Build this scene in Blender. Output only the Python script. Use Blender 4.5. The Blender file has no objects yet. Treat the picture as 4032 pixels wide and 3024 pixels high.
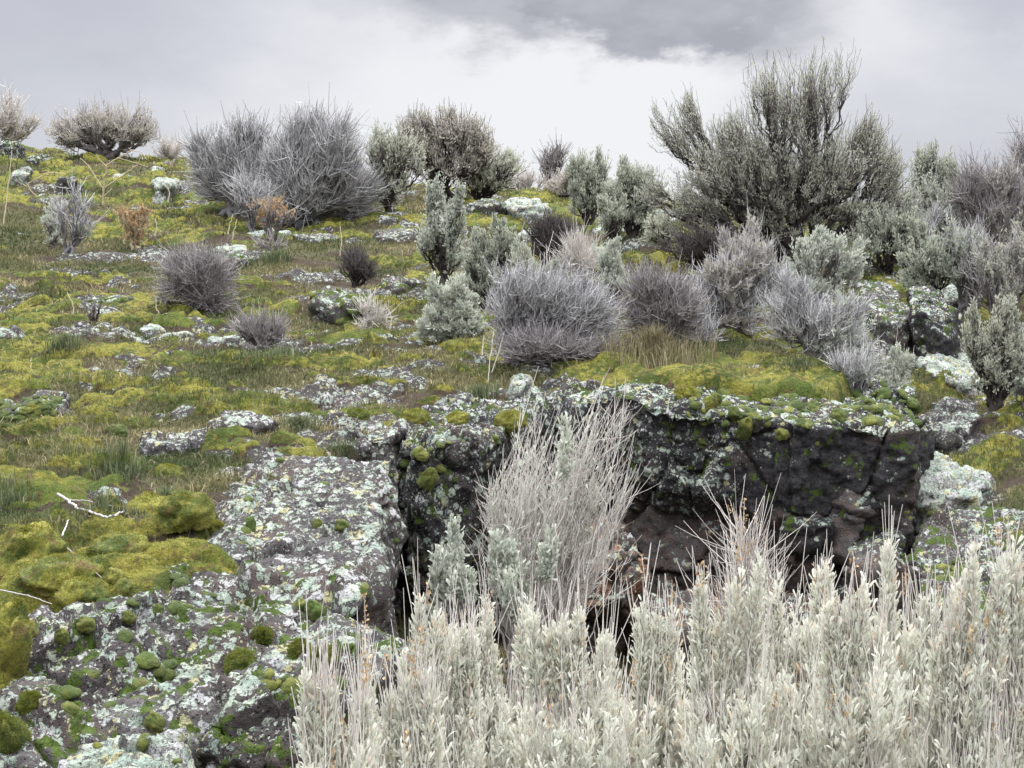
import bpy, math, random
import numpy as np
from mathutils import Vector, Matrix

# ------------------------------------------------------------------ camera, world, sun, exposure
S = bpy.context.scene
FPX = 1407.0                       # focal length in pixels of the 1024 px wide frame
PITCH = math.radians(3.42)         # camera looks slightly down
EYE = np.array([0.0, 0.0, 1.6])
SUN_EL, SUN_AZ = math.radians(58), math.radians(20)    # azimuth clockwise from +Y (beyond the ridge, to the right)

cd = bpy.data.cameras.new('camera'); cam = bpy.data.objects.new('camera', cd); S.collection.objects.link(cam)
cd.sensor_width = 36; cd.lens = FPX / 1024 * 36; cd.clip_start = 0.05; cd.clip_end = 6000
cam.location = EYE; cam.rotation_euler = (math.pi / 2 - PITCH, 0, 0)
S.camera = cam
S.view_settings.view_transform = 'Standard'; S.view_settings.look = 'None'
S.view_settings.gamma = 1; S.view_settings.exposure = 0.0

def ray(px, py):
    d = np.array([(px - 512) / FPX, 1.0, (384 - py) / FPX])
    c, s = math.cos(PITCH), math.sin(PITCH)
    return np.array([d[0], c * d[1] + s * d[2], -s * d[1] + c * d[2]])
def at(px, py, D):                                     # the point on a pixel's ray at ground distance D
    r = ray(px, py); return EYE + r * (D / r[1])

# ---- node helper
class NT:
    def __init__(s, tree): s.t = tree; s.n = tree.nodes; s.l = tree.links
    def put(s, sock, v):
        if v is None: return
        if isinstance(v, bpy.types.NodeSocket): s.l.new(v, sock)
        else:
            if hasattr(sock.default_value, '__len__') and not hasattr(v, '__len__'): v = [v] * len(sock.default_value)
            if hasattr(v, '__len__') and len(sock.default_value) == 4 and len(v) == 3: v = (*v, 1)
            sock.default_value = v
    def m(s, op, a, b=None, c=None, clamp=False):
        n = s.n.new('ShaderNodeMath'); n.operation = op; n.use_clamp = clamp
        s.put(n.inputs[0], a); s.put(n.inputs[1], b)
        if c is not None: s.put(n.inputs[2], c)
        return n.outputs[0]
    def v(s, op, a, b=None, c=None):
        n = s.n.new('ShaderNodeVectorMath'); n.operation = op; s.put(n.inputs[0], a)
        if op == 'SCALE': s.put(n.inputs[3], b)
        else: s.put(n.inputs[1], b)
        return n.outputs['Value'] if op in ('DOT_PRODUCT', 'LENGTH', 'DISTANCE') else n.outputs[0]
    def noise(s, vec, scale, detail=3, rough=.5, dist=0, col=False):
        n = s.n.new('ShaderNodeTexNoise'); s.put(n.inputs['Vector'], vec); s.put(n.inputs['Scale'], scale)
        s.put(n.inputs['Detail'], detail); s.put(n.inputs['Roughness'], rough); s.put(n.inputs['Distortion'], dist)
        return n.outputs[1 if col else 0]
    def vor(s, vec, scale, feat='F1', out='Distance', rnd=1):
        n = s.n.new('ShaderNodeTexVoronoi'); n.feature = feat; s.put(n.inputs['Vector'], vec); s.put(n.inputs['Scale'], scale)
        s.put(n.inputs['Randomness'], rnd)
        return n.outputs[out]
    def mix(s, f, a, b, mode='MIX'):
        n = s.n.new('ShaderNodeMix'); n.data_type = 'RGBA'; n.blend_type = mode
        s.put(n.inputs[0], f); s.put(n.inputs[6], a); s.put(n.inputs[7], b); return n.outputs[2]
    def step(s, x, a, b):                              # smoothstep a..b -> 0..1
        n = s.n.new('ShaderNodeMapRange'); n.interpolation_type = 'SMOOTHSTEP'
        s.put(n.inputs[0], x); s.put(n.inputs[1], a); s.put(n.inputs[2], b); return n.outputs[0]
    def bump(s, h, dist, strength=1, nrm=None):
        n = s.n.new('ShaderNodeBump'); s.put(n.inputs['Height'], h); s.put(n.inputs['Distance'], dist); s.put(n.inputs['Strength'], strength)
        if nrm is not None: s.put(n.inputs['Normal'], nrm)
        return n.outputs[0]
    def attr(s, name, out='Fac'):
        n = s.n.new('ShaderNodeAttribute'); n.attribute_name = name; return n.outputs[out]

W = bpy.data.worlds.new('World'); S.world = W; W.use_nodes = True
w = NT(W.node_tree); w.n.clear()
sky = w.n.new('ShaderNodeTexSky'); sky.sky_type = 'NISHITA'; sky.sun_disc = False
sky.sun_elevation = SUN_EL; sky.sun_rotation = SUN_AZ
gen = w.n.new('ShaderNodeTexCoord').outputs['Generated']
def direction(px, py): r = ray(px, py); return tuple(r / np.linalg.norm(r))
stretch = w.v('MULTIPLY', gen, (1, 1, 2.2))
warp = w.v('SCALE', w.v('SUBTRACT', w.noise(stretch, 11, 6, .60, col=True), (.5, .5, .5)), .11)
wdir = w.v('ADD', gen, warp)
def blob(px, py, a, b, sx=1, sz=1.6):                  # soft cloud lobe round one direction of the sky
    c = direction(px, py)
    d = w.v('MULTIPLY', w.v('SUBTRACT', wdir, c), (sx, 1, sz))
    return w.m('SUBTRACT', 1, w.step(w.v('LENGTH', d), a, b))
cl = w.noise(stretch, 5, 5, .5)
elev = w.n.new('ShaderNodeSeparateXYZ'); w.put(elev.inputs[0], gen)
col = w.mix(w.step(cl, .35, .7), (.60, .62, .68), (.69, .70, .755))       # overcast veil
bright = w.m('MAXIMUM', blob(600, 130, .05, .27, .62, 1.2), w.m('MULTIPLY', blob(850, 60, .02, .22, 1, 1.2), .9))
bright = w.m('MAXIMUM', bright, w.m('MULTIPLY', blob(600, 40, .02, .24, .7, 1.2), .8))
col = w.mix(w.m('MULTIPLY', bright, .95), col, (.93, .94, .97))
dark = w.m('MAXIMUM', blob(650, -4, .048, .080, .62, 1.75), w.m('MULTIPLY', blob(560, -14, .045, .090, .55, 1.6), .8))
dark = w.m('MAXIMUM', dark, w.m('MULTIPLY', blob(735, -5, .02, .075, .7, 1.4), .9))
col = w.mix(w.m('MULTIPLY', dark, w.m('MULTIPLY_ADD', w.noise(stretch, 22, 4, .55), .7, .55), clamp=True), col, (.41, .42, .47))
col = w.mix(w.m('MULTIPLY', blob(925, 150, .01, .13, .7, 1.0), .45), col, (.46, .47, .55))
col = w.mix(w.m('MULTIPLY', blob(1010, 0, .01, .09), .55), col, (.46, .47, .56))
col = w.mix(w.m('MULTIPLY', blob(130, 5, .0, .12, .5, 1.6), .35), col, (.48, .49, .58))
zen = w.step(elev.outputs[2], .35, .95)
col = w.mix(zen, col, w.v('SCALE', w.mix(.6, col, (.70, .70, .70)), 9.5))
bg1 = w.n.new('ShaderNodeBackground'); w.put(bg1.inputs[0], sky.outputs[0]); bg1.inputs[1].default_value = .06
bg2 = w.n.new('ShaderNodeBackground'); w.put(bg2.inputs[0], col); bg2.inputs[1].default_value = 1.0
mx = w.n.new('ShaderNodeMixShader'); mx.inputs[0].default_value = .94
w.l.new(bg1.outputs[0], mx.inputs[1]); w.l.new(bg2.outputs[0], mx.inputs[2])
wo = w.n.new('ShaderNodeOutputWorld'); w.l.new(mx.outputs[0], wo.inputs[0])

sl = bpy.data.lights.new('sun', 'SUN'); sl.energy = 1.5; sl.angle = math.radians(14); sl.color = (1, .97, .92)
sun = bpy.data.objects.new('sun', sl); S.collection.objects.link(sun)
to_sun = Vector((math.sin(SUN_AZ) * math.cos(SUN_EL), math.cos(SUN_AZ) * math.cos(SUN_EL), math.sin(SUN_EL)))
sun.rotation_euler = to_sun.to_track_quat('Z', 'Y').to_euler(); sun.location = (0, 0, 30)
S.cycles.max_bounces = 5; S.cycles.diffuse_bounces = 3; S.cycles.transparent_max_bounces = 4

# ------------------------------------------------------------------ numpy noise
_rg = np.random.default_rng(11)
_G = _rg.normal(size=(4096, 3)); _G /= np.linalg.norm(_G, axis=1)[:, None]; _G = _G.astype(np.float32)
_R = _rg.random((4096, 4)).astype(np.float32)
def _h(ix, iy, iz, seed):
    h = (ix * 73856093) ^ (iy * 19349663) ^ (iz * 83492791) ^ (seed * 2654435)
    h = (h ^ (h >> 13)) * 1274126177
    return (h ^ (h >> 16)) & 4095
def pn(p, seed=0):
    p = np.asarray(p, dtype=np.float64); i = np.floor(p).astype(np.int64); f = (p - i).astype(np.float32)
    u = f * f * f * (f * (f * 6 - 15) + 10); out = 0
    for dx in (0, 1):
        wx = u[:, 0] if dx else 1 - u[:, 0]
        for dy in (0, 1):
            wy = u[:, 1] if dy else 1 - u[:, 1]
            for dz in (0, 1):
                wz = u[:, 2] if dz else 1 - u[:, 2]
                g = _G[_h(i[:, 0] + dx, i[:, 1] + dy, i[:, 2] + dz, seed)]
                out = out + wx * wy * wz * (g[:, 0] * (f[:, 0] - dx) + g[:, 1] * (f[:, 1] - dy) + g[:, 2] * (f[:, 2] - dz))
    return out * 1.6
def fbm(p, seed=0, octv=4, gain=.5):
    p = np.asarray(p, dtype=np.float64); a, s, o = 1.0, 1.0, 0
    for k in range(octv): o = o + a * pn(p * s, seed + k * 17); a *= gain; s *= 2.03
    return o
def P3(x, y, s, sx=1, z=0): return np.stack([np.ravel(x) * s * sx, np.ravel(y) * s, np.full(np.size(x), z, float)], 1)
def vor2(x, y, cell, seed, sx=1.0):                    # F1, F2, random of the nearest cell
    x = np.ravel(x) / cell * sx; y = np.ravel(y) / cell
    ix = np.floor(x).astype(np.int64); iy = np.floor(y).astype(np.int64)
    f1 = np.full(x.shape, 9.); f2 = f1.copy(); rr = np.zeros((x.size, 4), np.float32)
    for dx in (-1, 0, 1):
        for dy in (-1, 0, 1):
            r = _R[_h(ix + dx, iy + dy, 0, seed)]
            d = np.hypot(ix + dx + r[:, 0] - x, iy + dy + r[:, 1] - y)
            nearer = d < f1
            f2 = np.where(nearer, f1, np.minimum(f2, d)); rr[nearer] = r[nearer]; f1 = np.where(nearer, d, f1)
    return f1, f2, rr
def vor3(p, seed):                                     # F1, F2, random, and a random tilt over each cell
    i = np.floor(p).astype(np.int64); f1 = np.full(len(p), 9.); f2 = f1.copy(); rr = np.zeros(len(p)); tl = np.zeros(len(p))
    for dx in (-1, 0, 1):
        for dy in (-1, 0, 1):
            for dz in (-1, 0, 1):
                q = i + (dx, dy, dz); r = _R[_h(q[:, 0], q[:, 1], q[:, 2], seed)]
                d = np.linalg.norm(q + r[:, :3] - p, axis=1)
                nearer = d < f1; f2 = np.where(nearer, f1, np.minimum(f2, d)); rr = np.where(nearer, r[:, 3], rr); tl = np.where(nearer, ((p - q - r[:, :3]) * _G[_h(q[:, 0], q[:, 1], q[:, 2], seed + 9)]).sum(1), tl); f1 = np.where(nearer, d, f1)
    return f1, f2, rr, tl
def sstep(x, a, b): t = np.clip((x - a) / (b - a), 0, 1); return t * t * (3 - 2 * t)

# ------------------------------------------------------------------ mesh and tag helpers
def mesh(name, verts, quads=None, tris=None, mat=None, attrs=None, smooth=True):
    me = bpy.data.meshes.new(name); verts = np.asarray(verts, np.float32)
    nq = 0 if quads is None else len(quads); nt = 0 if tris is None else len(tris)
    me.vertices.add(len(verts)); me.vertices.foreach_set('co', verts.ravel())
    me.loops.add(nq * 4 + nt * 3); me.polygons.add(nq + nt)
    idx = np.concatenate([np.ravel(a) for a in (quads, tris) if a is not None and len(a)]).astype(np.int32)
    me.loops.foreach_set('vertex_index', idx)
    st = np.concatenate([np.arange(nq) * 4, nq * 4 + np.arange(nt) * 3]).astype(np.int32)
    me.polygons.foreach_set('loop_start', st)
    me.polygons.foreach_set('use_smooth', np.full(nq + nt, smooth))
    for k, v in (attrs or {}).items():
        a = me.attributes.new(k, 'FLOAT', 'POINT'); a.data.foreach_set('value', np.asarray(v, np.float32))
    me.update(calc_edges=True)
    if mat: me.materials.append(mat)
    return me
def link(name, me, parent=None, loc=None):
    o = bpy.data.objects.new(name, me); S.collection.objects.link(o)
    if parent: o.parent = parent
    if loc is not None: o.location = loc
    return o
def tag(o, label=None, cat=None, group=None, kind=None):
    for k, v in (('label', label), ('category', cat), ('group', group), ('kind', kind)):
        if v: o[k] = v
    return o

# ------------------------------------------------------------------ the shape of the land
def rbf(pts, smooth=1e-3):
    pts = np.array(pts, float); x = pts[:, :2]; n = len(x)
    d = np.linalg.norm(x[:, None] - x[None], axis=2)
    A = np.zeros((n + 3, n + 3)); A[:n, :n] = d + np.eye(n) * -smooth; A[:n, n] = 1; A[:n, n + 1:] = x; A[n, :n] = 1; A[n + 1:, :n] = x.T
    b = np.zeros(n + 3); b[:n] = pts[:, 2]; c = np.linalg.solve(A, b)
    def f(X, Y):
        X = np.ravel(X); Y = np.ravel(Y); o = c[n] + c[n + 1] * X + c[n + 2] * Y
        for k in range(n): o = o + c[k] * np.sqrt((X - x[k, 0]) ** 2 + (Y - x[k, 1]) ** 2 + .05)
        return o
    return f
UP = [(0, 768, 2.85), (0, 680, 3.3), (0, 600, 3.85), (0, 500, 4.9), (0, 440, 5.9), (0, 400, 6.9), (0, 350, 8.6), (0, 300, 10.6), (0, 250, 12.8), (0, 200, 15), (0, 165, 17), (0, 143, 18.6),
      (100, 560, 4.2), (100, 700, 3.2), (200, 768, 2.85), (200, 650, 3.45), (200, 560, 4.15), (200, 480, 5.05), (200, 420, 6.2), (200, 350, 8.4), (200, 300, 10.4), (200, 250, 12.6), (200, 200, 15.2), (200, 163, 18.6),
      (330, 600, 3.75), (340, 700, 3.1), (350, 520, 4.5), (390, 468, 5.2), (400, 430, 6), (400, 400, 6.8), (400, 350, 8.4), (400, 300, 10.4), (400, 250, 12.5), (400, 215, 15), (400, 183, 19),
      (520, 430, 6.2), (600, 397, 6.3), (600, 365, 7.5), (600, 300, 9.8), (600, 250, 12.2), (600, 215, 15.2), (560, 192, 20),
      (640, 401, 6.08), (700, 409, 5.98), (800, 417, 5.9), (924, 426, 5.9), (860, 390, 6.6), (760, 373, 7.0), (690, 359, 7.3), (915, 408, 6.4), (800, 345, 7.8), (800, 300, 9.2), (800, 250, 12), (800, 225, 15), (780, 205, 20),
      (950, 330, 9.3), (1000, 290, 10.8), (1000, 255, 12.8), (1000, 225, 16), (1000, 205, 20), (1150, 290, 12), (1150, 230, 17), (-200, 480, 4.8), (-200, 330, 8.8), (-200, 200, 14), (-200, 130, 18.6)]
Hup_ = rbf([at(*p) for p in UP])
LOW = [(0, 0, 0), (-3, 0, 0), (3, 0, 0), (0, 2, .03), (-3, 2, .05), (3, 2.2, .15), (0, 4, .10), (.3, 5, .2), (1, 5.4, .25), (-.3, 4.6, .22), (-.3, 6, .3), (1.2, 7, .4), (1.5, 4.4, .15), (1.1, 5.0, .15), (1.35, 5.7, .2), (.7, 4.3, .12), (1.5, 5.2, .22)] + \
      [tuple(at(*p)) for p in ((1000, 768, 3.55), (1000, 700, 3.95), (1000, 620, 4.65), (945, 560, 5.3), (1000, 505, 5.9), (1000, 450, 6.9), (1000, 405, 8), (1010, 365, 9.2), (1000, 325, 10.5), (1150, 420, 7.5), (1150, 560, 5), (1000, 280, 13), (900, 400, 8))]
Hlo_ = rbf(LOW)
PLATEAU = np.array([(-40, 2.15), (-.75, 2.3), (-.62, 2.9), (-.62, 4.9), (-.6, 5.45), (-.1, 6.35), (.45, 6.65), (1.55, 6.3), (1.8, 6.9), (2.0, 7.8), (3.0, 9.3), (8, 11), (40, 12), (40, 900), (-40, 900)], float)
def sdist(X, Y, poly):                                 # signed distance to a polygon, positive inside
    X = np.ravel(X); Y = np.ravel(Y); d = np.full(X.shape, 1e9); ins = np.zeros(X.shape, bool)
    for (x0, y0), (x1, y1) in zip(poly, np.roll(poly, -1, 0)):
        ex, ey = x1 - x0, y1 - y0; t = np.clip(((X - x0) * ex + (Y - y0) * ey) / (ex * ex + ey * ey), 0, 1)
        d = np.minimum(d, np.hypot(X - x0 - t * ex, Y - y0 - t * ey))
        if y0 != y1: ins ^= ((y0 > Y) != (y1 > Y)) & (X < (x1 - x0) * (Y - y0) / (y1 - y0) + x0)
    return np.where(ins, d, -d)
RIDGE = 18.8
def Hup(X, Y):
    X = np.ravel(X); Y = np.ravel(Y); Yc = np.minimum(Y, RIDGE); Xc = np.clip(X, -14, 14) * np.where(Y > RIDGE, RIDGE / np.maximum(Y, 1), 1)
    z = Hup_(Xc, Yc); over = np.maximum(Y - RIDGE, 0)
    return z - 3.0 * (1 - np.exp(-over * .05)) * (over > 0)
def H(X, Y):
    X = np.ravel(np.asarray(X, float)); Y = np.ravel(np.asarray(Y, float))
    m = sstep(sdist(X, Y, PLATEAU), -.03 - .6 * sstep(Y, 7.0, 8.2) * (X > 0), .16 + .8 * sstep(Y, 7.0, 8.2) * (X > 0))
    lo = np.where(Y > 11, Hup(X, np.maximum(Y, 11)), Hlo_(np.clip(X, -6, 6), np.clip(Y, -1, 11)))
    return lo * (1 - m) + Hup(X, Y) * m
def ground(px, py, D0=2.0):                            # where a pixel's ray meets the smooth land
    r = ray(px, py); D = np.linspace(D0, 26, 2400); Pn = EYE + r[None] * (D / r[1])[:, None]
    k = np.nonzero(Pn[:, 2] < H(Pn[:, 0], Pn[:, 1]))[0]
    return Pn[k[0]] if len(k) else Pn[-1]

# ------------------------------------------------------------------ materials
def new_mat(name):
    m = bpy.data.materials.new(name); m.use_nodes = True; t = NT(m.node_tree); t.n.clear()
    b = t.n.new('ShaderNodeBsdfPrincipled'); o = t.n.new('ShaderNodeOutputMaterial'); t.l.new(b.outputs[0], o.inputs[0])
    b.inputs['Roughness'].default_value = .9; b.inputs['Specular IOR Level'].default_value = .25
    return m, t, b
def lichen_nodes(t, pos, amount):
    """crust of pale lichen rosettes: mask, colour, height"""
    wp = t.v('ADD', pos, t.v('SCALE', t.v('SUBTRACT', t.noise(pos, 55, 4, .65, col=True), (.5, .5, .5)), .035))
    big = t.m('ADD', t.m('MULTIPLY', t.m('SUBTRACT', t.noise(pos, 4.5, 3, .55), .5), 1.5), .5)
    cd0 = t.n.new('ShaderNodeSeparateColor'); t.put(cd0.inputs[0], t.vor(wp, 8, out='Color'))
    d1 = t.vor(wp, 27); d2 = t.vor(wp, 66); fine = t.noise(pos, 75, 5, .75)
    r1 = t.m('MULTIPLY', t.m('ADD', amount, t.m('MULTIPLY_ADD', big, 1.1, -.55)), .62)
    m1 = t.step(t.m('SUBTRACT', r1, t.m('ADD', d1, t.m('MULTIPLY_ADD', fine, .7, -.35))), -.03, .05)
    r2 = t.m('MULTIPLY', t.m('ADD', amount, t.m('MULTIPLY_ADD', t.noise(pos, 11, 3), .9, -.5)), .60)
    m2 = t.step(t.m('SUBTRACT', r2, t.m('ADD', d2, t.m('MULTIPLY_ADD', fine, .5, -.22))), -.03, .05)
    m3 = t.step(t.noise(pos, 130, 4, .8), t.m('SUBTRACT', .88, t.m('MULTIPLY', amount, .34)), t.m('SUBTRACT', .92, t.m('MULTIPLY', amount, .34)))
    m0 = t.m('MULTIPLY', t.step(t.m('SUBTRACT', t.m('MULTIPLY', t.m('ADD', amount, -.1), .55), t.m('ADD', t.vor(wp, 8), t.m('MULTIPLY_ADD', fine, .4, -.2))), -.02, .03), t.step(cd0.outputs[0], .58, .6))
    mask = t.m('MAXIMUM', t.m('MAXIMUM', t.m('MAXIMUM', m1, m2), m3), m0)
    mask = t.m('MULTIPLY', mask, t.step(t.noise(pos, 95, 4, .75), .36, .46))
    cell = t.n.new('ShaderNodeSeparateColor'); t.put(cell.inputs[0], t.vor(wp, 27, out='Color'))
    c = t.mix(cell.outputs[0], (.33, .41, .35), (.52, .57, .47))
    c = t.mix(t.step(cell.outputs[1], .62, .9), c, (.54, .54, .54))
    c = t.mix(t.step(cell.outputs[2], .85, .93), c, (.48, .46, .27))
    c = t.mix(t.step(fine, .5, .72), c, t.v('SCALE', c, .55))
    return mask, c, t.m('MULTIPLY', mask, fine)
def make_rock(name, amount=.5, top_bias=.5, base=(.052, .047, .048), rust=0.0, moss=.0, pale=0.0, face=False):
    m, t, b = new_mat(name); g = t.n.new('ShaderNodeNewGeometry'); pos = g.outputs['Position']
    nz = t.n.new('ShaderNodeSeparateXYZ'); t.put(nz.inputs[0], g.outputs['Normal'])
    amt = t.m('ADD', amount, t.m('MULTIPLY_ADD', t.step(nz.outputs[2], -.1, .75), top_bias, -top_bias * .5))
    n1 = t.noise(pos, 7, 5, .6); n2 = t.noise(pos, 38, 5, .7); pit = t.vor(pos, 90)
    c = t.mix(n1, t_scale(base, .62), t_scale(base, 1.7))
    c = t.mix(t.step(n2, .42, .68), c, t_scale(base, 2.5))
    c = t.mix(t.m('MULTIPLY', t.step(t.noise(pos, 3.1, 3), .48, .65), .6), c, (.105, .078, .068))
    c = t.mix(t.m('SUBTRACT', 1, t.step(pit, .12, .3)), c, t_scale(base, .35))
    if pale: c = t.mix(t.m('MULTIPLY', t.step(t.noise(pos, 2.6, 4, .6), .46, .58), pale), c, (.36, .35, .36))
    if rust:
        c = t.mix(t.m('MULTIPLY', t.step(t.noise(pos, 16, 4, .6), .47, .62), rust), c, (.30, .115, .035))
    if face:
        px_ = t.n.new('ShaderNodeSeparateXYZ'); t.put(px_.inputs[0], pos); amt = t.m('SUBTRACT', amt, t.m('MULTIPLY', t.step(px_.outputs[0], .85, 1.25), t.m('MULTIPLY', t.m('SUBTRACT', 1, t.step(nz.outputs[2], .1, .6)), .45)))
    mask, lc, lh = lichen_nodes(t, pos, amt)
    c = t.mix(mask, c, lc)
    om = t.step(t.noise(pos, 26, 3, .5), .745, .77); c = t.mix(om, c, (.55, .30, .05))
    if moss:
        mm = t.step(t.m('ADD', t.noise(pos, 13, 5, .65), t.m('MULTIPLY', nz.outputs[2], .05)), .66 - moss, .70 - moss)
        c = t.mix(mm, c, t.mix(t.noise(pos, 50, 3), (.028, .055, .010), (.10, .145, .022)))
    t.put(b.inputs['Base Color'], c)
    h = t.m('ADD', t.m('MULTIPLY', n2, .8), t.m('ADD', t.m('MULTIPLY', t.noise(pos, 170, 4, .7), .35), t.m('MULTIPLY', t.step(pit, 0, .3), .35)))
    h = t.m('ADD', h, t.m('MULTIPLY', lh, .7))
    t.put(b.inputs['Normal'], t.bump(h, .022, 1.0))
    return m
def t_scale(c, k): return tuple(min(1, x * k) for x in c)
def moss_color(t, pos):
    n = t.noise(pos, 5.5, 4, .6); f = t.noise(pos, 120, 4, .8); f2 = t.noise(pos, 28, 4, .65)
    c = t.mix(t.step(t.m('ADD', n, t.m('MULTIPLY_ADD', f2, .5, -.25)), .38, .60), (.075, .105, .018), (.300, .285, .048))
    c = t.mix(t.step(f2, .5, .75), c, (.40, .36, .085))
    c = t.mix(t.m('MULTIPLY', t.step(t.noise(pos, 2.4, 4, .6), .5, .62), .7), c, (.115, .175, .030))
    c = t.mix(t.step(f, .48, .72), c, t.v('SCALE', c, .35))
    c = t.mix(t.m('MULTIPLY', t.step(t.noise(pos, 45, 5, .75), .52, .62), .55), c, (.055, .070, .018))
    c = t.mix(t.m('MULTIPLY', t.step(t.noise(pos, 15, 6, .75), .53, .64), .85), c, (.15, .095, .042))
    return c, f, f2

MAT = {}
MAT['rock'] = make_rock('lichened_basalt', .54, .25)
MAT['rock_face'] = make_rock('bare_basalt_face', .60, .16, face=True, base=(.029, .027, .029), moss=.065)
MAT['rock_shade'] = make_rock('recessed_basalt', .26, .45, base=(.043, .037, .035), pale=.12, rust=.12)
MAT['rock_pale'] = make_rock('pale_lichened_stone', .88, .25, base=(.10, .095, .09))
MAT['rock_rust'] = make_rock('rusty_basalt', .42, .4, base=(.065, .055, .050), rust=.55)
MAT['rock_front'] = make_rock('front_basalt', .54, .30, base=(.040, .034, .034), moss=.085, pale=.15)
MAT['rock_mossy'] = make_rock('mossy_lichened_basalt', .50, .25, moss=.085)

def terrain_mat():
    m, t, b = new_mat('mossy_soil'); g = t.n.new('ShaderNodeNewGeometry'); pos = g.outputs['Position']
    nz = t.n.new('ShaderNodeSeparateXYZ'); t.put(nz.inputs[0], g.outputs['True Normal'])
    jit = t.m('MULTIPLY_ADD', t.noise(pos, 30, 5, .7), .9, -.45)
    moss = t.step(t.m('ADD', t.attr('moss'), jit), .38, .58)
    rock = t.step(t.m('ADD', t.attr('rock'), jit), .42, .56)
    soil = t.mix(t.noise(pos, 60, 5, .75), (.030, .020, .014), (.125, .090, .060))
    gr = t.mix(t.noise(pos, 22, 5, .7), (.070, .078, .032), (.185, .165, .085))
    base = t.mix(t.step(t.m('ADD', t.attr('grass'), jit), .3, .6), soil, gr)
    mc, f, f2 = moss_color(t, pos)
    c = t.mix(moss, base, mc)
    rc = t.mix(t.noise(pos, 20, 5, .7), (.035, .03, .03), (.13, .115, .11))
    mask, lc, lh = lichen_nodes(t, pos, .56)
    c = t.mix(rock, c, t.mix(mask, rc, lc))
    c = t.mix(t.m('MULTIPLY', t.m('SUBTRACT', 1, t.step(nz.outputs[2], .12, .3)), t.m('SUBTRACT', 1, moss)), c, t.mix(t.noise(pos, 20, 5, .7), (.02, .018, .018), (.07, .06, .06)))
    t.put(b.inputs['Base Color'], c)
    h = t.m('ADD', f, t.m('MULTIPLY', f2, 2.2)); t.put(b.inputs['Normal'], t.bump(h, .028, 1.0))
    return m
MAT['ground'] = terrain_mat()
def moss_mat(name, dark=0.0, bright=1.0):
    m, t, b = new_mat(name); g = t.n.new('ShaderNodeNewGeometry'); pos = g.outputs['Position']
    c, f, f2 = moss_color(t, pos)
    c = t.mix(t.attr('tint'), c, t.mix(f2, (.030, .048, .012), (.085, .11, .022)))
    if dark: c = t.mix(dark, c, (.045, .075, .018))
    t.put(b.inputs['Base Color'], t.v('SCALE', c, bright)); b.inputs['Sheen Weight'].default_value = .06
    t.put(b.inputs['Normal'], t.bump(t.m('ADD', f, t.m('MULTIPLY', f2, .8)), .012, .9))
    return m
MAT['moss'] = moss_mat('yellow_green_moss')
MAT['moss_dark'] = moss_mat('dark_green_moss', .45)
MAT['moss_grey'] = moss_mat('grey_green_moss', .3)
def leaf_mat(name, a, b_, trans=.25, c3=None):
    m = bpy.data.materials.new(name); m.use_nodes = True; t = NT(m.node_tree); t.n.clear()
    d = t.n.new('ShaderNodeBsdfDiffuse'); tr = t.n.new('ShaderNodeBsdfTranslucent'); mx = t.n.new('ShaderNodeMixShader'); o = t.n.new('ShaderNodeOutputMaterial')
    c = t.mix(t.attr('tint'), a, b_)
    if c3: c = t.mix(t.step(t.attr('tint'), .86, .95), c, c3)
    t.put(d.inputs[0], c); t.put(tr.inputs[0], c); mx.inputs[0].default_value = trans
    t.l.new(d.outputs[0], mx.inputs[1]); t.l.new(tr.outputs[0], mx.inputs[2]); t.l.new(mx.outputs[0], o.inputs[0])
    return m
MAT['leaf'] = leaf_mat('sage_leaf', (.34, .37, .305), (.60, .625, .52), .35)
MAT['leaf_dull'] = leaf_mat('dull_sage_leaf', (.40, .42, .345), (.66, .66, .555), .4)
MAT['leaf_tan'] = leaf_mat('beige_sage_leaf', (.40, .375, .32), (.64, .60, .53), .35)
MAT['leaf_pale'] = leaf_mat('pale_sage_leaf', (.60, .635, .555), (.87, .85, .74), .35, (.74, .60, .46))
MAT['leaf_mid'] = leaf_mat('silver_sage_leaf', (.40, .435, .375), (.68, .71, .61), .3)
MAT['leaf_dry'] = leaf_mat('dry_flower', (.34, .22, .13), (.60, .45, .27), .2)
MAT['twig_dark'] = leaf_mat('dark_bark', (.045, .038, .037), (.19, .17, .17), 0)
MAT['twig_brown'] = leaf_mat('grey_brown_bark', (.14, .125, .125), (.50, .47, .475), 0)
MAT['twig_silver'] = leaf_mat('silver_grey_bark', (.13, .125, .128), (.76, .75, .76), 0)
MAT['twig_beige'] = leaf_mat('grey_beige_stem', (.24, .22, .21), (.64, .60, .58), 0)
MAT['twig_pale'] = leaf_mat('pale_stem', (.42, .38, .36), (.78, .74, .69), 0)
MAT['twig_straw'] = leaf_mat('straw_stem', (.40, .33, .22), (.62, .55, .40), 0)
MAT['grass'] = leaf_mat('grass_blade', (.065, .090, .038), (.26, .225, .125), .3, (.40, .34, .21))
MAT['grass_green'] = leaf_mat('green_grass_blade', (.06, .095, .05), (.20, .22, .12), .3, (.34, .31, .19))
MAT['grass_straw'] = leaf_mat('straw_grass_blade', (.13, .13, .065), (.36, .31, .20), .2)

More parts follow.
